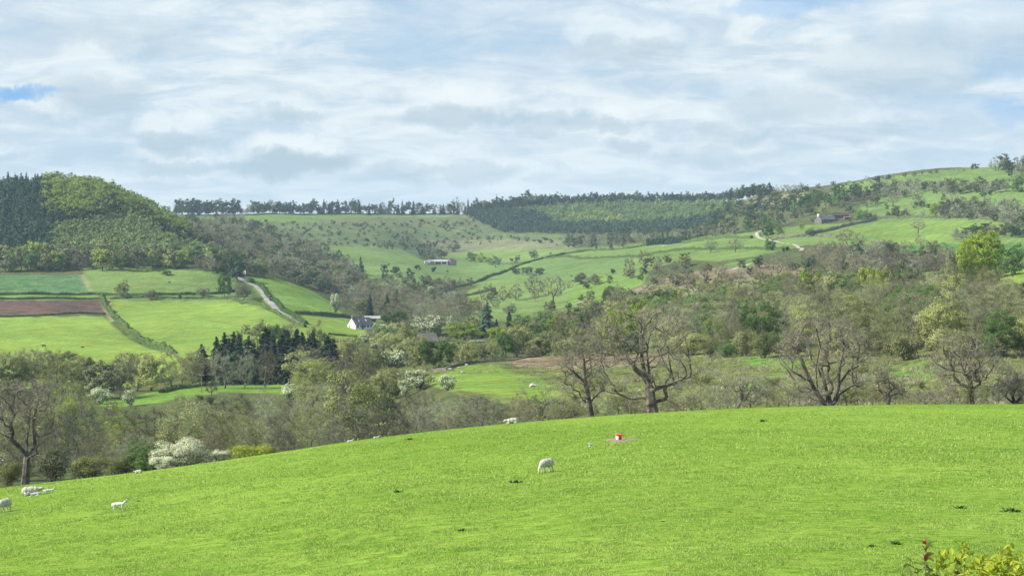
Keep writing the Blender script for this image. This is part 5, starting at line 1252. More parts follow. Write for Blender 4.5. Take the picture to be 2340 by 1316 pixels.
# woods carrying on past both sides of the view
forest('woodland_beyond', 'woodland carrying on down the slope beyond the right of the view', [(2480, 640), (2700, 560), (3300, 520), (3300, 840), (2480, 820)], 'f_leafy', 'bud', 170, (9, 13), .5, 51, gap=.5, vgap=.3)
forest('woodland_hillside', 'wooded hillside carrying on beyond the left of the view', [(-700, 612), (-700, 455), (-125, 430), (-125, 600)], 'f_larch', 'conifer', 380, (9, 13), .5, 52, gap=.45, vgap=.25)
# tall conifers standing on the left skyline
for i in range(15):
    x = rr_.uniform(-30, 108); plan('f_conifer', x, d=rr_.uniform(1430, 1475), h=rr_.uniform(8, 15) * (1.25 if x < 30 else 1), wpx=rr_.uniform(15, 24), col_='spruce', zone='leftsky', group='conifers on the left skyline', force=True)
x = 112
while x < 440:
    dd = 1450 if x < 300 else 1435
    plan('f_leafy', x, d=dd, h=rr_.uniform(9, 12), wpx=rr_.uniform(16, 26), col_='leaf_yellow' if rr_.random() < .7 else 'bud', zone='hilltop', group='leafing trees on the left skyline', force=True)
    x += rr_.uniform(9, 15)
# individual plantation conifers along its lower rows
scatter('plantation', [(120, 600), (130, 560), (440, 560), (520, 596), (520, 606), (340, 602)], [(1, 'f_larch', None)], 90, (7, 11), .6, .4, (.9, 1.2), seed=41)
scatter('spruces', [(-40, 600), (-40, 540), (112, 540), (112, 602)], [(1, 'f_conifer', 'spruce'), (.3, 'f_larch', 'spruce')], 34, (12, 17), .6, .3, seed=42)

# nearest first; whatever is fully behind nearer things is left out
PENDING.sort(key=lambda p: p['d'])
KEEP = []
for p in PENDING:
    hp = p['h'] * F / p['d']; pr0 = PR[p['kind']][0]
    wp = p['wpx'] or hp * pr0.W / pr0.H * p['wf']
    if p['px'] < -130 or p['px'] > 2470: continue
    sh = visible_share(p['px'], p['by'] - hp, p['by'], wp, p['d'], paint=True, fill=.55)
    inframe = -30 < p['px'] < 2370
    if inframe and sh < (.05 if p['force'] else .16) : continue
    if not inframe and p['d'] > 900: continue
    p['area'] = sh * hp * wp + (1e6 if p['label'] else 0) + (0 if inframe else -1e5); KEEP.append(p)
LIM = 285; by_name = {}
for p in KEEP: by_name.setdefault(NAMES[p['kind']], []).append(p)
cnt = 0
for nm, L_ in by_name.items():
    L_.sort(key=lambda p: -p['area'])
    for p in L_[:LIM]: instance(p); cnt += 1
    rest = L_[LIM:]
    if rest:
        mb = MB(); ms = []; far = {'leafy_tree': 'f_leafy', 'bare_tree': 'f_bare', 'bush': 'f_bush', 'conifer': 'f_larch'}.get(nm)
        for p in rest:
            kd = p['kind'] if p['kind'].startswith('f_') or not far else far
            pr = prng.choice(PR[kd]); c_ = p['col'][-1] if isinstance(p['col'], (tuple, list)) else p['col']
            c_ = c_ or {'leafy_tree': 'leaf_green', 'bare_tree': 'twig_brown', 'bush': 'scrub', 'conifer': 'conifer'}.get(nm, 'bud')
            if c_ not in ms: ms.append(c_)
            s_ = p['h'] / pr.H; ws = ((p['wpx'] * p['d'] / F) / pr.W / s_) if p['wpx'] else p['wf']
            add_tree(mb, pr, np.array(W(p['px'], p['d'])), s_, ws, prng.uniform(0, 6.28), prng.uniform(-.3, .3), ms.index(c_))
        full = {'leafy_tree': 'small leafy trees scattered over the far slopes', 'bare_tree': 'small bare trees scattered over the far slopes'}.get(nm, 'small ' + nm.replace('_', ' ') + 's scattered over the far slopes')
        tag(link('distant_' + nm + 's', mb.mesh('distant_' + nm + 's', [M[q] for q in ms])), full, 'woodland', kind='stuff')
print('TREES', cnt, 'of', len(PENDING))

# ------------------------------------------------------------------ buildings
M['white'] = plain('whitewash', (.74, .73, .70), (.82, .81, .78), .8, .8)
M['slate'] = plain('slate', (.085, .085, .095), (.13, .13, .145), 2.5, .6)
M['greyroof'] = plain('sheet_roof', (.30, .30, .31), (.42, .42, .42), .5, .6)
M['stonewall'] = plain('stone_wall_face', (.22, .19, .16), (.34, .30, .26), 1.2, .85, 5, .4)
M['greystone'] = plain('grey_stone', (.12, .11, .10), (.19, .175, .155), 1.2, .85)
M['redbrick'] = plain('red_stone', (.36, .24, .19), (.46, .32, .26), 1.2, .85)
M['darkwood'] = plain('dark_boarding', (.03, .028, .026), (.06, .055, .05), 2, .8)
M['glass'] = plain('window_glass', (.03, .035, .045), None, 1, .15, spec=.6)
M['frame'] = plain('window_frame', (.65, .65, .64), None, 1, .5)
M['red'] = plain('red_plastic', (.62, .03, .015), (.72, .05, .02), 6, .35, spec=.5)
M['mudm'] = plain('mud', (.16, .12, .08), (.28, .24, .16), 3, .9, 5, .5)
M['orange'] = plain('rust_red_sheet', (.15, .09, .075), (.22, .13, .11), 2, .7)
def house(name, px, d, L, Wd, eave, ridge_, rot, wall_m, roof_m, label, cat='house', windows=(), doors=(), chimneys=(), over=.35, gable_m=None, zoff=0.0, sky=(), openings=()):
    root = bpy.data.objects.new(name, None); col.objects.link(root); root.location = W(px, d, zoff); root.rotation_euler = (0, 0, rot)
    tag(root, label, cat)
    a, b = L / 2, Wd / 2
    mb = MB()
    V = [(-a, -b, -1.5), (a, -b, -1.5), (a, b, -1.5), (-a, b, -1.5), (-a, -b, eave), (a, -b, eave), (a, b, eave), (-a, b, eave), (-a, 0, ridge_ - .1), (a, 0, ridge_ - .1)]
    mb.add(V, [[0, 1, 5, 4], [2, 3, 7, 6], [1, 2, 6, 5], [3, 0, 4, 7]]); mb.add(V, [[4, 7, 8], [6, 5, 9]])
    link('wall', mb.mesh('wall', [M[wall_m]]), root)
    sl_ = (ridge_ - eave) / b; e = eave - over * sl_; bo = b + over; ao = a + over * .6; t = .16
    mb = MB()
    V = [(-ao, -bo, e), (ao, -bo, e), (ao, 0, ridge_), (-ao, 0, ridge_), (ao, bo, e), (-ao, bo, e)]
    V2 = [(x_, y_, z_ + t) for x_, y_, z_ in V]
    mb.add(V + V2, [[6, 7, 8, 9], [9, 8, 10, 11], [1, 0, 3, 2], [2, 3, 5, 4], [0, 1, 7, 6], [4, 5, 11, 10], [0, 6, 9, 3], [3, 9, 11, 5], [1, 2, 8, 7], [2, 4, 10, 8]])
    ro = link('roof', mb.mesh('roof', [M[roof_m]]), root)
    for (cx_, cw, ch, cm) in chimneys:
        mb = MB(); mb.box((cx_, 0, ridge_ + ch / 2 - .4), (cw / 2, cw / 2, ch / 2 + .4)); mb.box((cx_, 0, ridge_ + ch + .05), (cw / 2 + .08, cw / 2 + .08, .08))
        mb.box((cx_, 0, ridge_ + ch + .3), (.14, .14, .22))
        link('chimney', mb.mesh('chimney', [M[cm]]), ro)
    for (x_, u) in sky:
        mb = MB(); y_ = -b * (1 - u); z_ = eave + (ridge_ - eave) * u + t + .06
        dy, dz = .45, .45 * sl_
        V = [(x_ - .5, y_ - dy, z_ - dz), (x_ + .5, y_ - dy, z_ - dz), (x_ + .5, y_ + dy, z_ + dz), (x_ - .5, y_ + dy, z_ + dz)]
        mb.add(V + [(p_[0], p_[1], p_[2] - .15) for p_ in V], [[0, 1, 2, 3], [0, 4, 5, 1], [1, 5, 6, 2], [2, 6, 7, 3], [3, 7, 4, 0]])
        link('skylight', mb.mesh('skylight', [M['frame']]), ro)
    for (side, x_, z_, w_, h_, kind_) in windows:
        fr, gl = MB(), MB()
        if side == 'f': fr.box((x_, -b - .03, z_), (w_ / 2 + .09, .07, h_ / 2 + .09)); 
        else: fr.box((-a - .03, x_, z_), (.07, w_ / 2 + .09, h_ / 2 + .09))
        n_ = 2 if w_ > 1.3 else 1
        for q in range(n_):
            c_ = x_ + (q - (n_ - 1) / 2) * w_ / n_
            if side == 'f': gl.box((c_, -b - .115, z_), (w_ / n_ / 2 - .05, .02, h_ / 2))
            else: gl.box((-a - .115, c_, z_), (.02, w_ / n_ / 2 - .05, h_ / 2))
        if kind_ == 'door':
            f_ = link('door', fr.mesh('door', [M['darkwood']]), root)
            hb = MB(); hb.box((x_ + .35 * w_, -b - .15, z_), (.05, .05, .12)); link('handle', hb.mesh('handle', [M['frame']]), f_)
        elif kind_ == 'opening':
            link('doorway', gl.mesh('doorway', [M['darkwood']]), root)
        else:
            f_ = link('window', fr.mesh('window', [M['frame']]), root); link('pane', gl.mesh('pane', [M['glass']]), f_)
    THINGS.append(dict(obj=root, px=px, Y=float(TY(px, d)), nm=name, label=label, fixed=True, d=d))
    return root
c45 = R(42)
house('cottage', 823.5, 905, 12.6, 7.6, 2.7, 6.3, c45, 'white', 'slate', 'small white cottage with a dark slate roof in the valley', windows=[('f', -4.6, 1.5, 1.5, 1.2, 'w'), ('f', -2.4, 1.5, 1.0, 1.2, 'w'), ('f', .2, 1.5, 1.7, 1.2, 'w'), ('f', 2.6, 1.5, 1.5, 1.2, 'w'), ('f', 4.8, 1.5, 1.1, 1.2, 'w'), ('f', -1.0, 1.05, 1.0, 2.1, 'door'), ('g', 1.6, 1.5, .9, 1.1, 'w')],
      chimneys=[(-5.6, .9, 1.2, 'stonewall')], sky=[(-2.6, .5), (2.6, .55)])
house('shed', 851, 985, 9.5, 5, 1.9, 3.2, R(6), 'darkwood', 'greyroof', 'low shed with a pale roof under the trees above the cottage', 'shed', windows=[('f', 0, .9, 2.2, 1.6, 'opening')])
house('barn', 975, 742, 9.0, 7, 2.6, 6.0, R(25), 'stonewall', 'greystone', 'stone barn gable half hidden among trees right of the cottage', 'barn', windows=[('f', 1, 1.2, 1.4, 1.8, 'opening')])
fd = solve_any(1005, 604)
house('farm_shed', 1001, fd, 22, 9, 3.2, 5.0, R(4), 'white', 'greyroof', 'long low white farm shed with dark openings beyond the mound field', 'farm building', windows=[('f', -7.5, 1.2, 3.5, 2.6, 'opening'), ('f', 0, 1.2, 6.5, 2.4, 'opening'), ('f', 7, 1.2, 5.0, 2.4, 'opening'), ('g', 0, 1.4, 2.5, 2.2, 'opening')])
house('stone_barn', 983, fd - 14, 7, 6, 2.6, 4.6, R(50), 'stonewall', 'greyroof', 'small grey barn at the left end of the white farm shed', 'barn', windows=[('g', 0, 1.2, 1.6, 2, 'opening')])
house('farmhouse', 1031, fd + 6, 11, 7, 4.6, 7.6, R(55), 'redbrick', 'orange', 'reddish stone farmhouse at the right end of the white farm shed', 'house', windows=[('g', -1.5, 3.4, .9, 1.1, 'w'), ('g', 1.5, 3.4, .9, 1.1, 'w'), ('f', 0, 1.6, .9, 1.1, 'w')], chimneys=[(4.8, .8, 1.1, 'redbrick')])
house('oil_tank_shed', 973, fd - 20, 3.2, 3, 2.2, 2.9, R(10), 'white', 'greyroof', 'tiny white outhouse at the far left of the valley farm', 'shed', windows=[('f', .3, .9, .8, 1.5, 'opening')])
gd = solve(1885, 508)
house('farmhouse', 1888, gd, 18, 9, 2.2, 5.4, R(28), 'greystone', 'slate', 'long dark-roofed farmhouse with a white chimney on the right hillside', 'house', windows=[('f', -6, 1.4, 1.2, 1.2, 'w'), ('f', -2, 1.4, 1.2, 1.2, 'w'), ('f', 2, 1.2, 1, 2, 'opening'), ('f', 6, 1.4, 1.2, 1.2, 'w')], chimneys=[(-8.6, 1.5, 1.6, 'white')])
house('barn', 1921, gd + 22, 14, 8, 2.4, 4.6, R(-12), 'darkwood', 'darkwood', 'dark boarded barn behind the right end of the dark-roofed farmhouse', 'barn', windows=[('f', 2, 1.2, 2.6, 2.2, 'opening')])
house('lean_to', 1936, gd + 4, 6, 4, 1.6, 2.3, R(6), 'orange', 'orange', 'low rust-red lean-to right of the dark-roofed farmhouse', 'shed', windows=[('f', 0, .8, 1.6, 1.4, 'opening')])
house('cottage', 547, solve(546, 637) + 10, 9, 5, 1.8, 4.0, R(5), 'stonewall', 'greyroof', 'small pale-roofed building under the dark tree at the top of the lane', 'house', windows=[('f', 0, 1, 1, 1, 'w')])

# telegraph poles
def pole(px, d, h, label):
    root = bpy.data.objects.new('telegraph_pole', None); col.objects.link(root); root.location = W(px, d)
    mb = MB(); tubes(mb, np.array([[0, 0, -.5]]), np.array([[0, 0, h]]), np.array([.16]), np.array([.11]), 8); link('pole', mb.mesh('pole', [M['bark']]), root)
    mb = MB(); mb.box((0, -.16, h - .5), (.8, .05, .06)); link('crossarm', mb.mesh('crossarm', [M['bark']]), root)
    for s in (-.65, -.3, .3, .65):
        mb = MB(); tubes(mb, np.array([[s, -.16, h - .43]]), np.array([[s, -.16, h - .25]]), np.array([.05]), np.array([.03]), 6); link('insulator', mb.mesh('insulator', [M['frame']]), root)
    tag(root, label, 'telegraph pole', 'telegraph poles')
    THINGS.append(dict(obj=root, px=px, Y=float(TY(px, d)), nm='telegraph_pole', label=label, fixed=True, d=d))
pole(754, solve(754, 719), 8, 'wooden telegraph pole below the pale yellow blossom tree above the cottage')
pole(461, solve(461, 896), 5.5, 'wooden telegraph pole on the pasture strip below the dark conifers')
pole(1745, solve(1745, 640), 7, 'wooden telegraph pole by the wide grey bare oak above the bracken')

# ------------------------------------------------------------------ animals
import bmesh
M['wool'] = plain('wool', (.40, .375, .32), (.60, .57, .50), 9, .95, 5, .8, spec=.05)
M['lambwool'] = plain('lamb_wool', (.58, .56, .52), (.72, .70, .67), 12, .95, 4, .5, spec=.05)
M['sheepface'] = plain('sheep_face', (.48, .44, .38), (.6, .56, .5), 12, .8)
M['cow'] = plain('black_hide', (.012, .011, .010), (.025, .022, .02), 4, .6)
M['hoof'] = plain('hoof', (.05, .045, .04), None, 1, .7)
def blob(name, parts, vox, mats, fm=None, smooth=6):
    """one continuous body: overlapping ellipsoids and tapered capsules fused by voxel remeshing"""
    bm = bmesh.new()
    for p in parts:
        if p[0] == 'e':
            _, c, r, ry = p; mt = Matrix.Translation(c) @ Matrix.Rotation(ry, 4, 'Y') @ Matrix.Diagonal((*r, 1))
            bmesh.ops.create_icosphere(bm, subdivisions=3, radius=1, matrix=mt)
        else:
            _, a, b, ra, rb = p; a, b = Vector(a), Vector(b); n = 7
            for k in range(n):
                t = k / (n - 1); q = a.lerp(b, t); r = ra + (rb - ra) * t
                bmesh.ops.create_icosphere(bm, subdivisions=2, radius=r, matrix=Matrix.Translation(q))
    me = bpy.data.meshes.new(name); bm.to_mesh(me); bm.free()
    o = bpy.data.objects.new(name, me); col.objects.link(o)
    m1 = o.modifiers.new('r', 'REMESH'); m1.mode = 'VOXEL'; m1.voxel_size = vox
    m2 = o.modifiers.new('s', 'SMOOTH'); m2.factor = .5; m2.iterations = smooth
    dg = bpy.context.evaluated_depsgraph_get(); dg.update(); r = bpy.data.meshes.new_from_object(o.evaluated_get(dg)); r.name = name
    bpy.data.objects.remove(o); r.materials.clear()
    for m_ in mats: r.materials.append(m_)
    for p_ in r.polygons:
        p_.use_smooth = True
        if fm: p_.material_index = fm(p_.center)
    return r
def sheep_parts(pose, lamb):
    P = []; z = .56 if pose != 'lie' else .27
    if lamb: bw, bh, lr = .135, .145, .034
    else: bw, bh, lr = .25, .255, .045
    P += [('e', (0, 0, z), (.42, bw, bh), 0), ('e', (-.27, 0, z + .01), (.25, bw * 1.02, bh * .98), 0), ('e', (.26, 0, z - .01), (.24, bw * .9, bh * .92), 0), ('c', (-.48, 0, z + .08), (-.54, 0, z - .16), .045, .03)]
    if pose == 'graze':
        P += [('c', (.38, 0, z), (.62, .01, z - .26), bw * .62, .10), ('e', (.66, .02, z - .34), (.085, .075, .10), 0), ('c', (.67, .02, z - .36), (.72, .03, z - .50), .07, .042)]; e = (.64, .02, z - .27)
        ears = [((e[0] - .01, e[1] + s * .07, e[2]), (e[0] - .05, e[1] + s * .17, e[2] - .03)) for s in (-1, 1)]
    else:
        up = .20 if pose == 'stand' else (.17 if lamb else .06); fx = .60
        P += [('c', (.36, 0, z + .02), (fx, 0, z + up), bw * .62, .075 if lamb else .10), ('e', (fx + .06, 0, z + up + .03), (.10, .075, .08), .2), ('c', (fx + .09, 0, z + up + .01), (fx + .20, 0, z + up - .05), .06, .04)]
        e = (fx + .03, 0, z + up + .06); ears = [((e[0], e[1] + s * .06, e[2]), (e[0] - .03, e[1] + s * .16, e[2] - .01)) for s in (-1, 1)]
    for a_, b_ in ears: P.append(('c', a_, b_, .03, .02))
    if pose != 'lie':
        for s in (-1, 1):
            y = s * bw * .55
            P += [('c', (.30, y, z - .12), (.31, y, .27), .08 if not lamb else .055, lr), ('c', (.31, y, .27), (.30, y, .05), lr, lr * .75), ('c', (.30, y, .05), (.33, y, .025), lr * .85, lr * .8)]
            P += [('c', (-.33, y, z - .08), (-.28, y, .34), .11 if not lamb else .07, lr * 1.2), ('c', (-.28, y, .34), (-.38, y, .22), lr * 1.2, lr), ('c', (-.38, y, .22), (-.36, y, .05), lr, lr * .75), ('c', (-.36, y, .05), (-.33, y, .025), lr * .85, lr * .8)]
    else:
        for s in (-1, 1):
            P += [('c', (.34, s * bw * .7, .12), (.52, s * bw * .7, .05), .06, lr), ('c', (.52, s * bw * .7, .05), (.38, s * bw * .8, .04), lr, lr), ('c', (-.30, s * bw * .9, .13), (-.12, s * bw * 1.1, .06), .09, lr), ('c', (-.12, s * bw * 1.1, .06), (-.30, s * bw * 1.15, .04), lr, lr)]
    return P
def animal_mesh(name, pose, lamb=False):
    z = .56 if pose != 'lie' else .27
    def fm(c):
        if pose == 'graze' and c.x > .56 and c.z < z - .24: return 1
        if pose != 'graze' and c.x > .60: return 1
        return 1 if (pose != 'lie' and c.z < .27) else 0
    me = blob(name, sheep_parts(pose, lamb), .018 if not lamb else .015, [M['lambwool'] if lamb else M['wool'], M['sheepface']], fm)
    rng = np.random.default_rng(3); n = len(me.vertices); co = np.empty(n * 3); me.vertices.foreach_get('co', co); co = co.reshape(-1, 3); no = np.empty(n * 3); me.vertices.foreach_get('normal', no); no = no.reshape(-1, 3)
    q = np.sin(co[:, 0] * 34 + 1 + 2 * np.sin(co[:, 2] * 20)) * np.sin(co[:, 1] * 37 + co[:, 2] * 18) + rng.normal(size=n) * .2
    body = (np.abs(co[:, 0]) < .52) & (co[:, 2] > (.33 if pose != 'lie' else .12)); co += no * (q * (.009 if not lamb else .004) * body)[:, None]
    me.vertices.foreach_set('co', co.ravel()); me.update(); return me
SM = {k: animal_mesh('sheep_' + k, k.split('_')[0], 'lamb' in k) for k in ('graze', 'lie', 'stand_lamb', 'lie_lamb')}
def animal(nm, key, px, Yy, length_px, heading, label, group, d=None, near=True, cat='sheep'):
    d = d or (solve_meadow(px, Yy) if near else solve(px, Yy))
    s = length_px * d / F / 1.3
    o = bpy.data.objects.new(nm, SM[key]); col.objects.link(o)
    x = (px - CX) / F * d; z = float(meadow_z(np.array(px), np.array(d))) if near else float(Tz(px, d))
    o.location = (x, d, z + .0); o.rotation_euler = (0, 0, heading); o.scale = (s, s, s)
    # stand on the slope
    e = .4; gxx = (float(Tz((x + e) * F / d + CX, d)) - float(Tz((x - e) * F / d + CX, d))) / (2 * e); gyy = (float(Tz(x * F / (d + e) + CX, d + e)) - float(Tz(x * F / (d - e) + CX, d - e))) / (2 * e)
    nrm = Vector((-gxx, -gyy, 1)).normalized(); q = Vector((0, 0, 1)).rotation_difference(nrm)
    o.rotation_mode = 'QUATERNION'; from mathutils import Euler
    o.rotation_quaternion = q @ Euler((0, 0, heading)).to_quaternion()
    tag(o, label, cat, group)
    THINGS.append(dict(obj=o, px=px, Y=Yy, nm=nm, label=label, group=group, fixed=True, d=d))
    return o
gs = 'sheep and lambs on the meadow'
animal('sheep', 'graze', 1250, 1079, 50, R(225), 'white ewe grazing alone in the middle of the meadow', gs)
animal('sheep', 'graze', 12, 1169, 48, R(250), 'grazing ewe cut by the left edge of the view', gs)
animal('sheep', 'lie', 71, 1131, 50, R(12), 'large cream ewe lying down at the left behind a lamb', gs)
animal('lamb', 'lie_lamb', 80, 1134, 29, R(200), 'white lamb lying in front of the large cream ewe', gs, cat='lamb')
animal('lamb', 'lie_lamb', 111, 1126, 27, R(12), 'white lamb lying to the right of the large cream ewe', gs, cat='lamb')
animal('lamb', 'stand_lamb', 272, 1169, 40, R(-8), 'lamb standing in profile and facing right, alone at lower left', gs, cat='lamb')
animal('lamb', 'lie_lamb', 860, 1002, 16, R(15), 'lamb lying on the crest line with its head raised, left of the bare wood bottom', gs, cat='lamb')
animal('lamb', 'lie_lamb', 800, 1010.5, 16, R(5), 'lamb mostly hidden behind the crest, left of the lamb with raised head', gs, cat='lamb')
animal('sheep', 'lie', 1171, 968, 33, R(190), 'white ewe lying on the crest line above the grazing ewe', gs)
animal('lamb', 'lie_lamb', 1350, 1021, 24, R(255), 'lamb lying and facing the viewer, left of the red bucket', gs, cat='lamb')
animal('sheep', 'lie', 317, 1081, 20, R(175), 'sheep barely showing over the crest beside the white blossom bush', gs)
animal('sheep', 'lie', 1058, 853, 12, R(20), 'small distant sheep lying in the pasture under the drystone wall', 'far sheep', near=False)
animal('sheep', 'graze', 1517, 565, 6, R(180), 'tiny white sheep by the dark conifer block, left of two', 'far sheep', near=False)
animal('sheep', 'graze', 1525, 564, 6, R(0), 'tiny white sheep by the dark conifer block, right of two', 'far sheep', near=False)
def cow_mesh(lie=False):
    z = 1.0 if not lie else .45; P = [('e', (0, 0, z), (.75, .36, .38), 0), ('e', (-.55, 0, z + .05), (.38, .33, .36), 0), ('e', (.5, 0, z + .02), (.36, .30, .36), 0), ('c', (.7, 0, z + .12), (1.05, 0, z + .22), .22, .15),
        ('c', (1.08, 0, z + .22), (1.38, 0, z + .05), .15, .09), ('c', (1.05, .12, z + .3), (1.02, .28, z + .28), .05, .03), ('c', (1.05, -.12, z + .3), (1.02, -.28, z + .28), .05, .03), ('c', (-.92, 0, z + .2), (-.98, 0, z - .5), .04, .03)]
    for s in (-1, 1):
        if not lie: P += [('c', (.52, s * .2, .7), (.52, s * .2, .06), .12, .06), ('c', (-.72, s * .2, .75), (-.80, s * .2, .42), .17, .08), ('c', (-.80, s * .2, .42), (-.76, s * .2, .06), .08, .06)]
        else: P += [('c', (.6, s * .3, .14), (.95, s * .3, .08), .1, .06), ('c', (-.5, s * .35, .18), (-.15, s * .42, .09), .15, .07)]
    return blob('cow', P, .045, [M['cow']])
SM['cow'] = cow_mesh(); SM['cow_lie'] = cow_mesh(True)
def cow(key, px, Yy, L, hd, lb):
    d = solve(px, Yy); o = link('cow', SM[key], loc=W(px, d)); s = L * d / F / 2.4; o.scale = (s, s, s); o.rotation_euler = (0, 0, hd); tag(o, lb, 'cow', 'black cattle')
    THINGS.append(dict(obj=o, px=px, Y=Yy, nm='cow', label=lb, fixed=True, d=d))
cow('cow', 100, 795, 11, R(180), 'black cow standing in the big bright field at left')
cow('cow_lie', 189, 795, 9, R(200), 'small black calf lying to the right of the black cow')
cow('cow_lie', 387, 649, 7, R(10), 'tiny dark animal lying in the upper left field')

# ------------------------------------------------------------------ feed bucket, molehills, rocks, thistles
def at_meadow(px, Yy):
    d = solve_meadow(px, Yy); return (px - CX) / F * d, d, float(meadow_z(np.array(px), np.array(d)))
def lathe(mb, prof, k=28, mat=0, c=(0, 0, 0)):
    n = len(prof); an = np.arange(k) * 2 * math.pi / k
    V = np.concatenate([np.column_stack([np.cos(an) * r, np.sin(an) * r, np.full(k, z)]) for r, z in prof]) + np.array(c)
    f = [[i * k + j, i * k + (j + 1) % k, (i + 1) * k + (j + 1) % k, (i + 1) * k + j] for i in range(n - 1) for j in range(k)]
    mb.add(V, f, mat=mat)
bx, bd, bz = at_meadow(1414, 1006)
root = bpy.data.objects.new('feed_bucket', None); col.objects.link(root); root.location = (bx, bd, bz)
mb = MB(); lathe(mb, [(0, .02), (.13, .02), (.15, .0), (.185, .33), (.175, .33), (.145, .04), (0, .04)]); link('tub', mb.mesh('tub', [M['red']], True), root)
mb = MB(); lathe(mb, [(.186, .305), (.205, .305), (.205, .345), (.178, .345), (.178, .331)]); link('rim', mb.mesh('rim', [M['red']]), root)
mb = MB(); an = np.linspace(0, math.pi, 12); P = np.column_stack([np.cos(an) * .21, -.05 - np.sin(an) * .08, .31 + np.sin(an) * .10]); tubes(mb, P[:-1], P[1:], np.full(11, .008), np.full(11, .008), 6); link('handle', mb.mesh('handle', [M['frame']]), root)
mb = MB(); V = []; 
for z_ in (.06, .27):
    for a_ in np.linspace(R(170), R(262), 9): rr2 = .152 + (z_ / .33) * .035 + .003; V.append((math.cos(a_) * rr2, math.sin(a_) * rr2, z_))
mb.add(V, [[i, i + 1, i + 10, i + 9] for i in range(8)]); link('painted_highlight', mb.mesh('painted_highlight', [M['white']]), root)  # white strip painted as the sun's highlight on the tub's near left side
mb = MB(); lathe(mb, [(0, .22), (.165, .22)]); link('lick_block', mb.mesh('lick_block', [M['mudm']]), root)
tag(root, 'red feed bucket with a painted sunlit highlight standing on trampled mud', 'bucket')
THINGS.append(dict(obj=root, px=1414, Y=1000, nm='feed_bucket', label='x', fixed=True, d=bd))
# trampled mud: a thin uneven sheet
rng = np.random.default_rng(4); k = 40; rows = []
for f_ in (0, .35, .7, 1):
    pts = []
    for j in range(k):
        a_ = j * 2 * math.pi / k; r_ = f_ * (1 + .22 * math.sin(3 * a_ + 1) + .15 * math.sin(7 * a_)) 
        x_, y_ = bx + .15 + math.cos(a_) * 1.0 * r_, bd + .1 + math.sin(a_) * 2.6 * r_
        pts.append((x_, y_, float(meadow_z(np.array(x_ * F / y_ + CX), np.array(y_))) + (.045 if f_ < .9 else -.02)))
    rows.append(pts)
V = np.array(rows).reshape(-1, 3); mb = MB()
mb.add(V, [[i * k + j, i * k + (j + 1) % k, (i + 1) * k + (j + 1) % k, (i + 1) * k + j] for i in range(3) for j in range(k)])
tag(link('mud_patch', mb.mesh('mud_patch', [M['mudm']], True)), 'trampled brown mud round the red feed bucket', kind='structure')
M['thistle'] = foliage('thistle_leaf', (.02, .05, .02), (.07, .12, .04), None, .1)
def thistle(i, px, Yy, wpx, label):
    rng = np.random.default_rng(900 + i); x_, d_, z_ = at_meadow(px, Yy); r_ = wpx * d_ / F / 2; n = 46; mb = MB()
    a_ = rng.uniform(0, 6.28, n); l_ = r_ * rng.uniform(.5, 1.1, n); el_ = rng.uniform(.1, .9, n)
    dr = np.column_stack([np.cos(a_) * np.cos(el_), np.sin(a_) * np.cos(el_), np.sin(el_)])
    b_ = np.column_stack([rng.normal(size=(n, 2)) * r_ * .35, np.full(n, -.01)]); s_ = np.column_stack([-np.sin(a_), np.cos(a_), np.zeros(n)]) * r_ * .16
    mid = b_ + dr * (l_ * .5)[:, None]; tp = b_ + dr * l_[:, None] - np.array([0, 0, .15]) * l_[:, None]
    V = np.stack([b_, mid - s_, tp, mid + s_], 1).reshape(-1, 3); mb.add(V, np.arange(4 * n).reshape(-1, 4), rng.uniform(0, 1, n))
    ob = tag(link('thistle', mb.mesh('thistle', [M['thistle']]), loc=(x_, d_, z_)), label, 'weed', 'dark weeds in the meadow')
    THINGS.append(dict(obj=ob, px=px, Y=Yy, nm='thistle', label=label, fixed=True, d=d_))
for i, a_ in enumerate([(1179, 1103, 30, 'dark thistle clump below the grazing ewe'), (937, 1005, 22, 'dark thistle clump near the crest, right of the raised-head lamb'), (910, 1125, 22, 'dark weed clump left of the one below the grazing ewe'),
    (1057, 1213, 22, 'dark weed clump low in the middle of the meadow'), (1744, 963, 20, 'dark thistle clump just under the crest at right'), (1515, 1192, 12, 'little dark weed right of the low middle clump'), (2195, 1162, 28, 'flat dark weed patch at the lower right of the meadow'),
    (2312, 1170, 40, 'wide dark weed patch near the right edge of the meadow'), (1992, 1250, 26, 'dark weed patch left of the red-tipped shrub'), (2050, 1243, 30, 'dark weed patch just above and left of the red-tipped shrub'), (316, 1146, 14, 'small dark weed right above the standing lamb'), (1666, 1170, 10, 'tiny dark weed in the right half of the meadow')]): thistle(i, *a_)
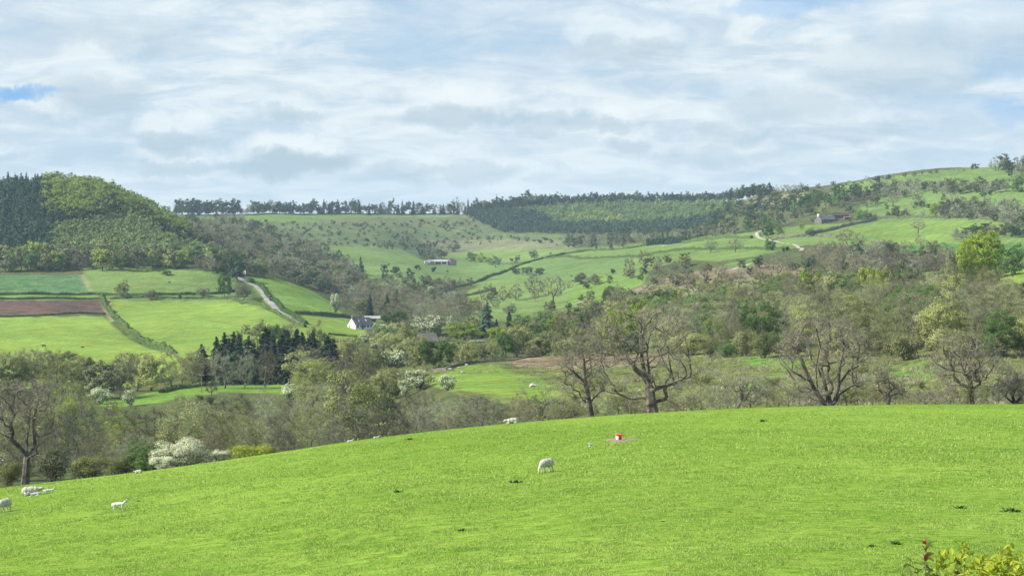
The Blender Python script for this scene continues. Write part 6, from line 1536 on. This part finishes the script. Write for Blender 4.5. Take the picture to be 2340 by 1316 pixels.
# pale limestone lumps in the pasture beyond
for i, (px, Yy, wp, lb) in enumerate([(1028, 845, 12, 'flat pale rock by the start of the drystone wall'), (1048, 842, 9, 'small pale rock under the drystone wall'), (1066, 835, 9, 'upright pale stone at the end of the drystone wall'), (1120, 838, 5, 'little white stone at the bracken edge'), (1203, 834, 9, 'pale stone in the bracken bank'), (1218, 884, 20, 'large grey rock hollow in the tussock bank'),
        (1560, 934, 8, 'small white stone right of the huge oak trunk'), (2010, 885, 16, 'pale boulder between the two right-hand bare trees')]):
    rng = np.random.default_rng(60 + i); d_ = solve(px, Yy); s_ = wp * d_ / F / 2
    bm_v = unit(rng, 26) * rng.uniform(.75, 1.15, 26)[:, None] * np.array([1, .7, .55]) * s_
    import bmesh
    bm = bmesh.new(); [bm.verts.new(v_) for v_ in bm_v]; bmesh.ops.convex_hull(bm, input=bm.verts); me = bpy.data.meshes.new('rock'); bm.to_mesh(me); bm.free()
    me.materials.append(M['rock']) if 'rock' in M else (M.update(rock=plain('rock', (.30, .28, .24), (.5, .47, .42), 3, .9)), me.materials.append(M['rock']))
    ob = tag(link('rock', me, loc=W(px, d_, s_ * .25)), lb, 'rock', 'pale rocks beyond the crest')
    THINGS.append(dict(obj=ob, px=px, Y=Yy, nm='rock', label=lb, fixed=True, d=d_))

# ------------------------------------------------------------------ garden shrubs at the bottom right
M['shrubleaf'] = foliage('garden_leaf', (.20, .26, .02), (.48, .52, .07), None, .35)
M['redleaf'] = foliage('red_shoot', (.26, .06, .04), (.45, .20, .15), None, .3)
M['darkleaf'] = foliage('dark_leaf', (.06, .09, .025), (.16, .2, .06), None, .2)
def leaf_blades(mb, rng, C, D, L, wd, mat=0, curl=.2):
    """oval folded leaves from points C along D"""
    n = len(C); D = D / np.linalg.norm(D, axis=1, keepdims=True); S = np.cross(D, np.array([0, 0, 1.]) + unit(rng, n) * .35); S /= np.linalg.norm(S, axis=1, keepdims=True); U = np.cross(S, D)
    L = (L * rng.uniform(.6, 1.2, n))[:, None]; wv = S * L * wd; rows = [C]
    for t, q in ((.3, .85), (.6, 1.0), (.85, .55)):
        p = C + D * L * t - U * L * curl * t * t
        rows += [p - wv * q + U * L * .06, p, p + wv * q + U * L * .06]
    rows.append(C + D * L - U * L * curl); V = np.stack(rows, 1).reshape(-1, 3); b = (np.arange(n) * 11)[:, None]
    q4 = np.array([[1, 4, 5, 2], [2, 5, 6, 3], [4, 7, 8, 5], [5, 8, 9, 6]]); t3 = np.array([[0, 1, 2], [0, 2, 3], [7, 10, 8], [8, 10, 9]])
    r_ = rng.uniform(0, 1, n)
    mb.add(V, (b[:, None] + q4[None]).reshape(-1, 4), np.repeat(r_, 4), mat)
    off = mb.n - len(V); mb.T.append((b[:, None] + t3[None]).reshape(-1, 3) + off); mb.tr.append(np.repeat(r_, 4)); mb.tm.append(np.full(n * 4, mat))
def garden_shrub(name, label, stems, d, mats, seed, per=16, L=.075, foot=None, red=False, wd=.3):
    rng = np.random.default_rng(seed); root = bpy.data.objects.new(name, None); col.objects.link(root)
    fx = foot if foot is not None else float(np.mean([s[0] for s in stems])); x0 = (fx - CX) / F * d; z0 = float(meadow_z(np.array(fx), np.array(d)))
    root.location = (x0, d, z0); st, lf, rd = MB(), MB(), MB()
    for (px, Yy) in stems:
        tip = np.array([(px - CX) / F * d - x0, rng.uniform(-.35, .35), -(Yy - HZ) / F * d - z0]); base = np.array([rng.uniform(-.1, .1), rng.uniform(-.1, .1), -.1])
        t = np.linspace(0, 1, 9)[:, None]; P = base + (tip - base) * t + np.sin(t * math.pi) * rng.normal(size=3) * .03
        r_ = np.concatenate([np.linspace(.014, .005, 8), [.0012]]); tubes(st, P[:-1], P[1:], r_[:-1], r_[1:], 6)
        n = per * 3; u = 1 - rng.uniform(0, 1, n) ** 1.5 * .16; k_ = rng.integers(0, 4, n) == 0; u[k_] = 1 - rng.uniform(0, .7, k_.sum()); C = base + (tip - base) * u[:, None] + rng.normal(size=(n, 3)) * .018
        D = unit(rng, n) * .8; D[:, 2] = np.abs(D[:, 2]) * .7 + .25
        leaf_blades(lf, rng, C, D, L, wd, 0)
        if red and (px, Yy) == stems[0]:
            n = 15; C = tip - np.array([0, 0, .10]) * rng.uniform(0, 1, n)[:, None]; D = unit(rng, n) * .45; D[:, 2] = np.abs(D[:, 2]) + .6; leaf_blades(rd, rng, C, D, .035, .28, 0)
    link('stem', st.mesh('stem', [M['bark']]), root); link('foliage', lf.mesh('foliage', [M[mats]]), root)
    if red: link('red_shoot', rd.mesh('red_shoot', [M['redleaf']]), root)
    tag(root, label, 'shrub'); THINGS.append(dict(obj=root, px=fx, Y=1280, nm=name, label=label, fixed=True, d=d))
rg = np.random.default_rng(5)
garden_shrub('garden_shrub', 'upright garden shrub with a red shoot tip at the bottom right', [(2116, 1243), (2128, 1285), (2104, 1296), (2098, 1312), (2140, 1308), (2120, 1300)], 8.2, 'leaf_yellow', 1, 12, .062, foot=2120, red=True, wd=.24)
garden_shrub('garden_shrub', 'yellow green garden shrub right of the red-tipped one, bottom right', [(float(2215 + 36 * i + rg.uniform(-10, 10)) if i < 2 else float(2190 + 30 * (i - 2) + rg.uniform(-8, 8)), float(1276 + rg.uniform(-6, 30))) for i in range(5)] + [(2238, 1272), (2205, 1290), (2255, 1296), (2222, 1283), (2248, 1284), (2196, 1303), (2270, 1301)], 7.6, 'shrubleaf', 2, 36, .044, foot=2225, wd=.23)
garden_shrub('garden_shrub', 'pale leafy garden shrub in the bottom right corner', [(2322, 1276), (2300, 1284), (2338, 1280), (2360, 1286), (2310, 1302), (2285, 1300), (2345, 1300), (2380, 1296), (2312, 1284), (2330, 1292), (2296, 1296), (2322, 1300)], 7.3, 'shrubleaf', 3, 36, .044, foot=2325, wd=.23)
garden_shrub('garden_plant', 'dark arching leaves between the two garden shrubs', [(2178, 1302), (2168, 1306), (2190, 1310)], 7.9, 'darkleaf', 4, 6, .12, foot=2176, wd=.16)

# ------------------------------------------------------------------ haze
hm = MB(); x_, y0, y1 = 5200, -260, 4800
hm.box((0, (y0 + y1) / 2, (-75 + 150) / 2), (x_, (y1 - y0) / 2, (150 + 75) / 2))
zmin = min(float(ZG.min()), float(ZM.min())); zmax = float(ZG.max())
hm = MB(); zt = zmax + 40; zb = zmin - 3
hm.box((0, (y0 + y1) / 2, (zb + zt) / 2), (x_, (y1 - y0) / 2, (zt - zb) / 2))
m, N = mat_new('haze')
vp = N.node('ShaderNodeVolumePrincipled', {'Color': (.62, .80, 1.0, 1), 'Density': HAZE, 'Anisotropy': 0.0})
N.l.new(vp.outputs[0], N.node('ShaderNodeOutputMaterial').inputs[1])
tag(link('haze', hm.mesh('haze', [m])), 'thin bluish haze filling the dale', kind='stuff')

# ------------------------------------------------------------------ labels for the scattered trees
KD = {'bare_tree': 'bare tree', 'budding_tree': 'budding olive tree', 'tall_thin_tree': 'tall thin tree', 'leafy_tree': 'leafy tree', 'bare_oak': 'bare spreading oak', 'dark_conifer': 'dark conifer', 'conifer': 'conifer',
      'pine_tree': 'pine', 'shrub': 'shrub', 'bush': 'bush', 'blossom_tree': 'blossom tree'}
CD = {'twig_grey': 'grey', 'twig_olive': 'olive', 'twig_brown': 'brown', 'bud': 'olive', 'leaf_fresh': 'fresh green', 'leaf_green': 'green', 'leaf_yellow': 'yellow green', 'leaf_dark': 'dark green', 'scrub': 'grey green', 'spruce': 'bluish', 'conifer_dark': 'dark', 'conifer': 'green', None: ''}
LM = [('the white cottage', 822, 748), ('the valley farm', 1005, 600), ('the hillside farm', 1890, 495), ('the huge oak', 1489, 860), ('the many-stemmed bare tree', 1884, 840), ('the flat-topped bare tree', 2208, 850), ('the slim crest tree', 1340, 880),
      ('the tall left edge tree', 56, 960), ('the large white blossom bush', 415, 1030), ('the pasture strip blossom', 230, 900), ('the tall cream blossom tree', 958, 865), ('the grey white blossom tree', 905, 822), ('the tall valley conifer', 1112, 735),
      ('the conifer stand', 630, 800), ('the black cow', 100, 792), ('the ploughed field', 120, 702), ('the lane bend', 620, 690), ('the lane top', 545, 634), ('the lone mound conifer', 824, 610), ('the clipped conifer block', 1520, 555), ('the track bend', 1740, 545),
      ('the lone field oak', 2098, 520), ('the bright sycamore', 2245, 570), ('the big split oak', 1266, 665), ('the wide grey oak', 1780, 610), ('the golden olive tree', 1915, 645), ('the birch pair', 2170, 730), ('the bracken slope', 1600, 630), ('the far scrub slope', 800, 530),
      ('the yellow hilltop wood', 250, 420), ('the left skyline corner', 20, 400), ('the plantation', 330, 560), ('the far ridge gap', 560, 480), ('the far crag', 1380, 480), ('the top right wood', 2310, 380), ('the grey thicket', 2230, 480), ('the hilltop slope', 2120, 400),
      ('the valley hedge end', 1040, 670), ('the corner tree', 512, 640), ('the long dividing hedge', 1600, 580), ('the pair of slope bushes', 2255, 445), ('the pale blossom tree', 1092, 790), ('the lying crest ewe', 1171, 963), ('the raised-head lamb', 860, 1000), ('the yellow blossom tree', 768, 688),
      ('the crooked sapling', 1700, 900), ('the drystone wall', 1040, 838), ('the stone barn', 975, 742), ('the upright slope tree', 2040, 460), ('the round track tree', 1755, 530), ('the skyline pines', 900, 475), ('the skyline firs', 1180, 465), ('the dark skyline wood', 480, 475)]
ORD = ['nearest', 'second', 'third', 'fourth', 'fifth', 'sixth', 'seventh', 'eighth', 'ninth', 'tenth', 'eleventh', 'twelfth', 'thirteenth', 'fourteenth', 'fifteenth', 'sixteenth', 'seventeenth', 'eighteenth', 'nineteenth', 'twentieth'] + ['twenty-' + w_ for w_ in ('first', 'second', 'third', 'fourth', 'fifth', 'sixth', 'seventh', 'eighth', 'ninth')]
GR = {'frontleft': 'trees of the wood behind the meadow crest', 'frontscrub': 'scrub behind the meadow crest', 'rightwood': 'trees of the right-hand wood', 'browndale': 'trees of the brown dale-side wood', 'scrubslope': 'bushes on the far scrub slope', 'plantation': 'young conifers of the hill plantation'}
buckets = {}
for t in THINGS:
    o = t['obj']
    if t.get('fixed') or o.get('category'):
        if t.get('label') and t['label'] != 'x' and not o.get('label'): o['label'] = t['label']
        if not o.get('category'): o['category'] = 'tree'
        if t.get('group') and not o.get('group'): o['group'] = t['group']
        continue
    tag(o, t['label'], CATS[t['nm']], t.get('group') or ((GR.get(t['zone']) or ('woodland trees: ' + KD[t['nm']] + 's'))))
    if t['label']: continue
    cset = t['col'][-1] if isinstance(t['col'], (tuple, list)) else t['col']
    best = min(LM, key=lambda l: ((l[1] - t['px']) ** 2 + ((l[2] - t['Y']) * 1.6) ** 2))
    dx, dy = t['px'] - best[1], (t['Y'] - best[2]) * 1.6
    sec = ('right of' if dx > 0 else 'left of') if abs(dx) > abs(dy) else ('below' if dy > 0 else 'above')
    kd = KD[t['nm']]; cw = CD.get(cset, '')
    desc = (cw + ' ' + kd).strip() if cw and cw not in kd else kd
    if t['nm'] == 'bare_tree' and not cw: desc = 'brown bare tree'
    buckets.setdefault((desc, sec, best[0]), []).append((math.hypot(dx, dy), id(o), o))
for (desc, sec, lm), L_ in buckets.items():
    L_.sort()
    for i, (q, _, o) in enumerate(L_):
        o['label'] = ('%s %s %s %s' % (ORD[min(i, len(ORD) - 1)], desc, sec, lm)) if len(L_) > 1 else ('the only %s just %s %s' % (desc, sec, lm))
print('OBJECTS', len(bpy.data.objects))
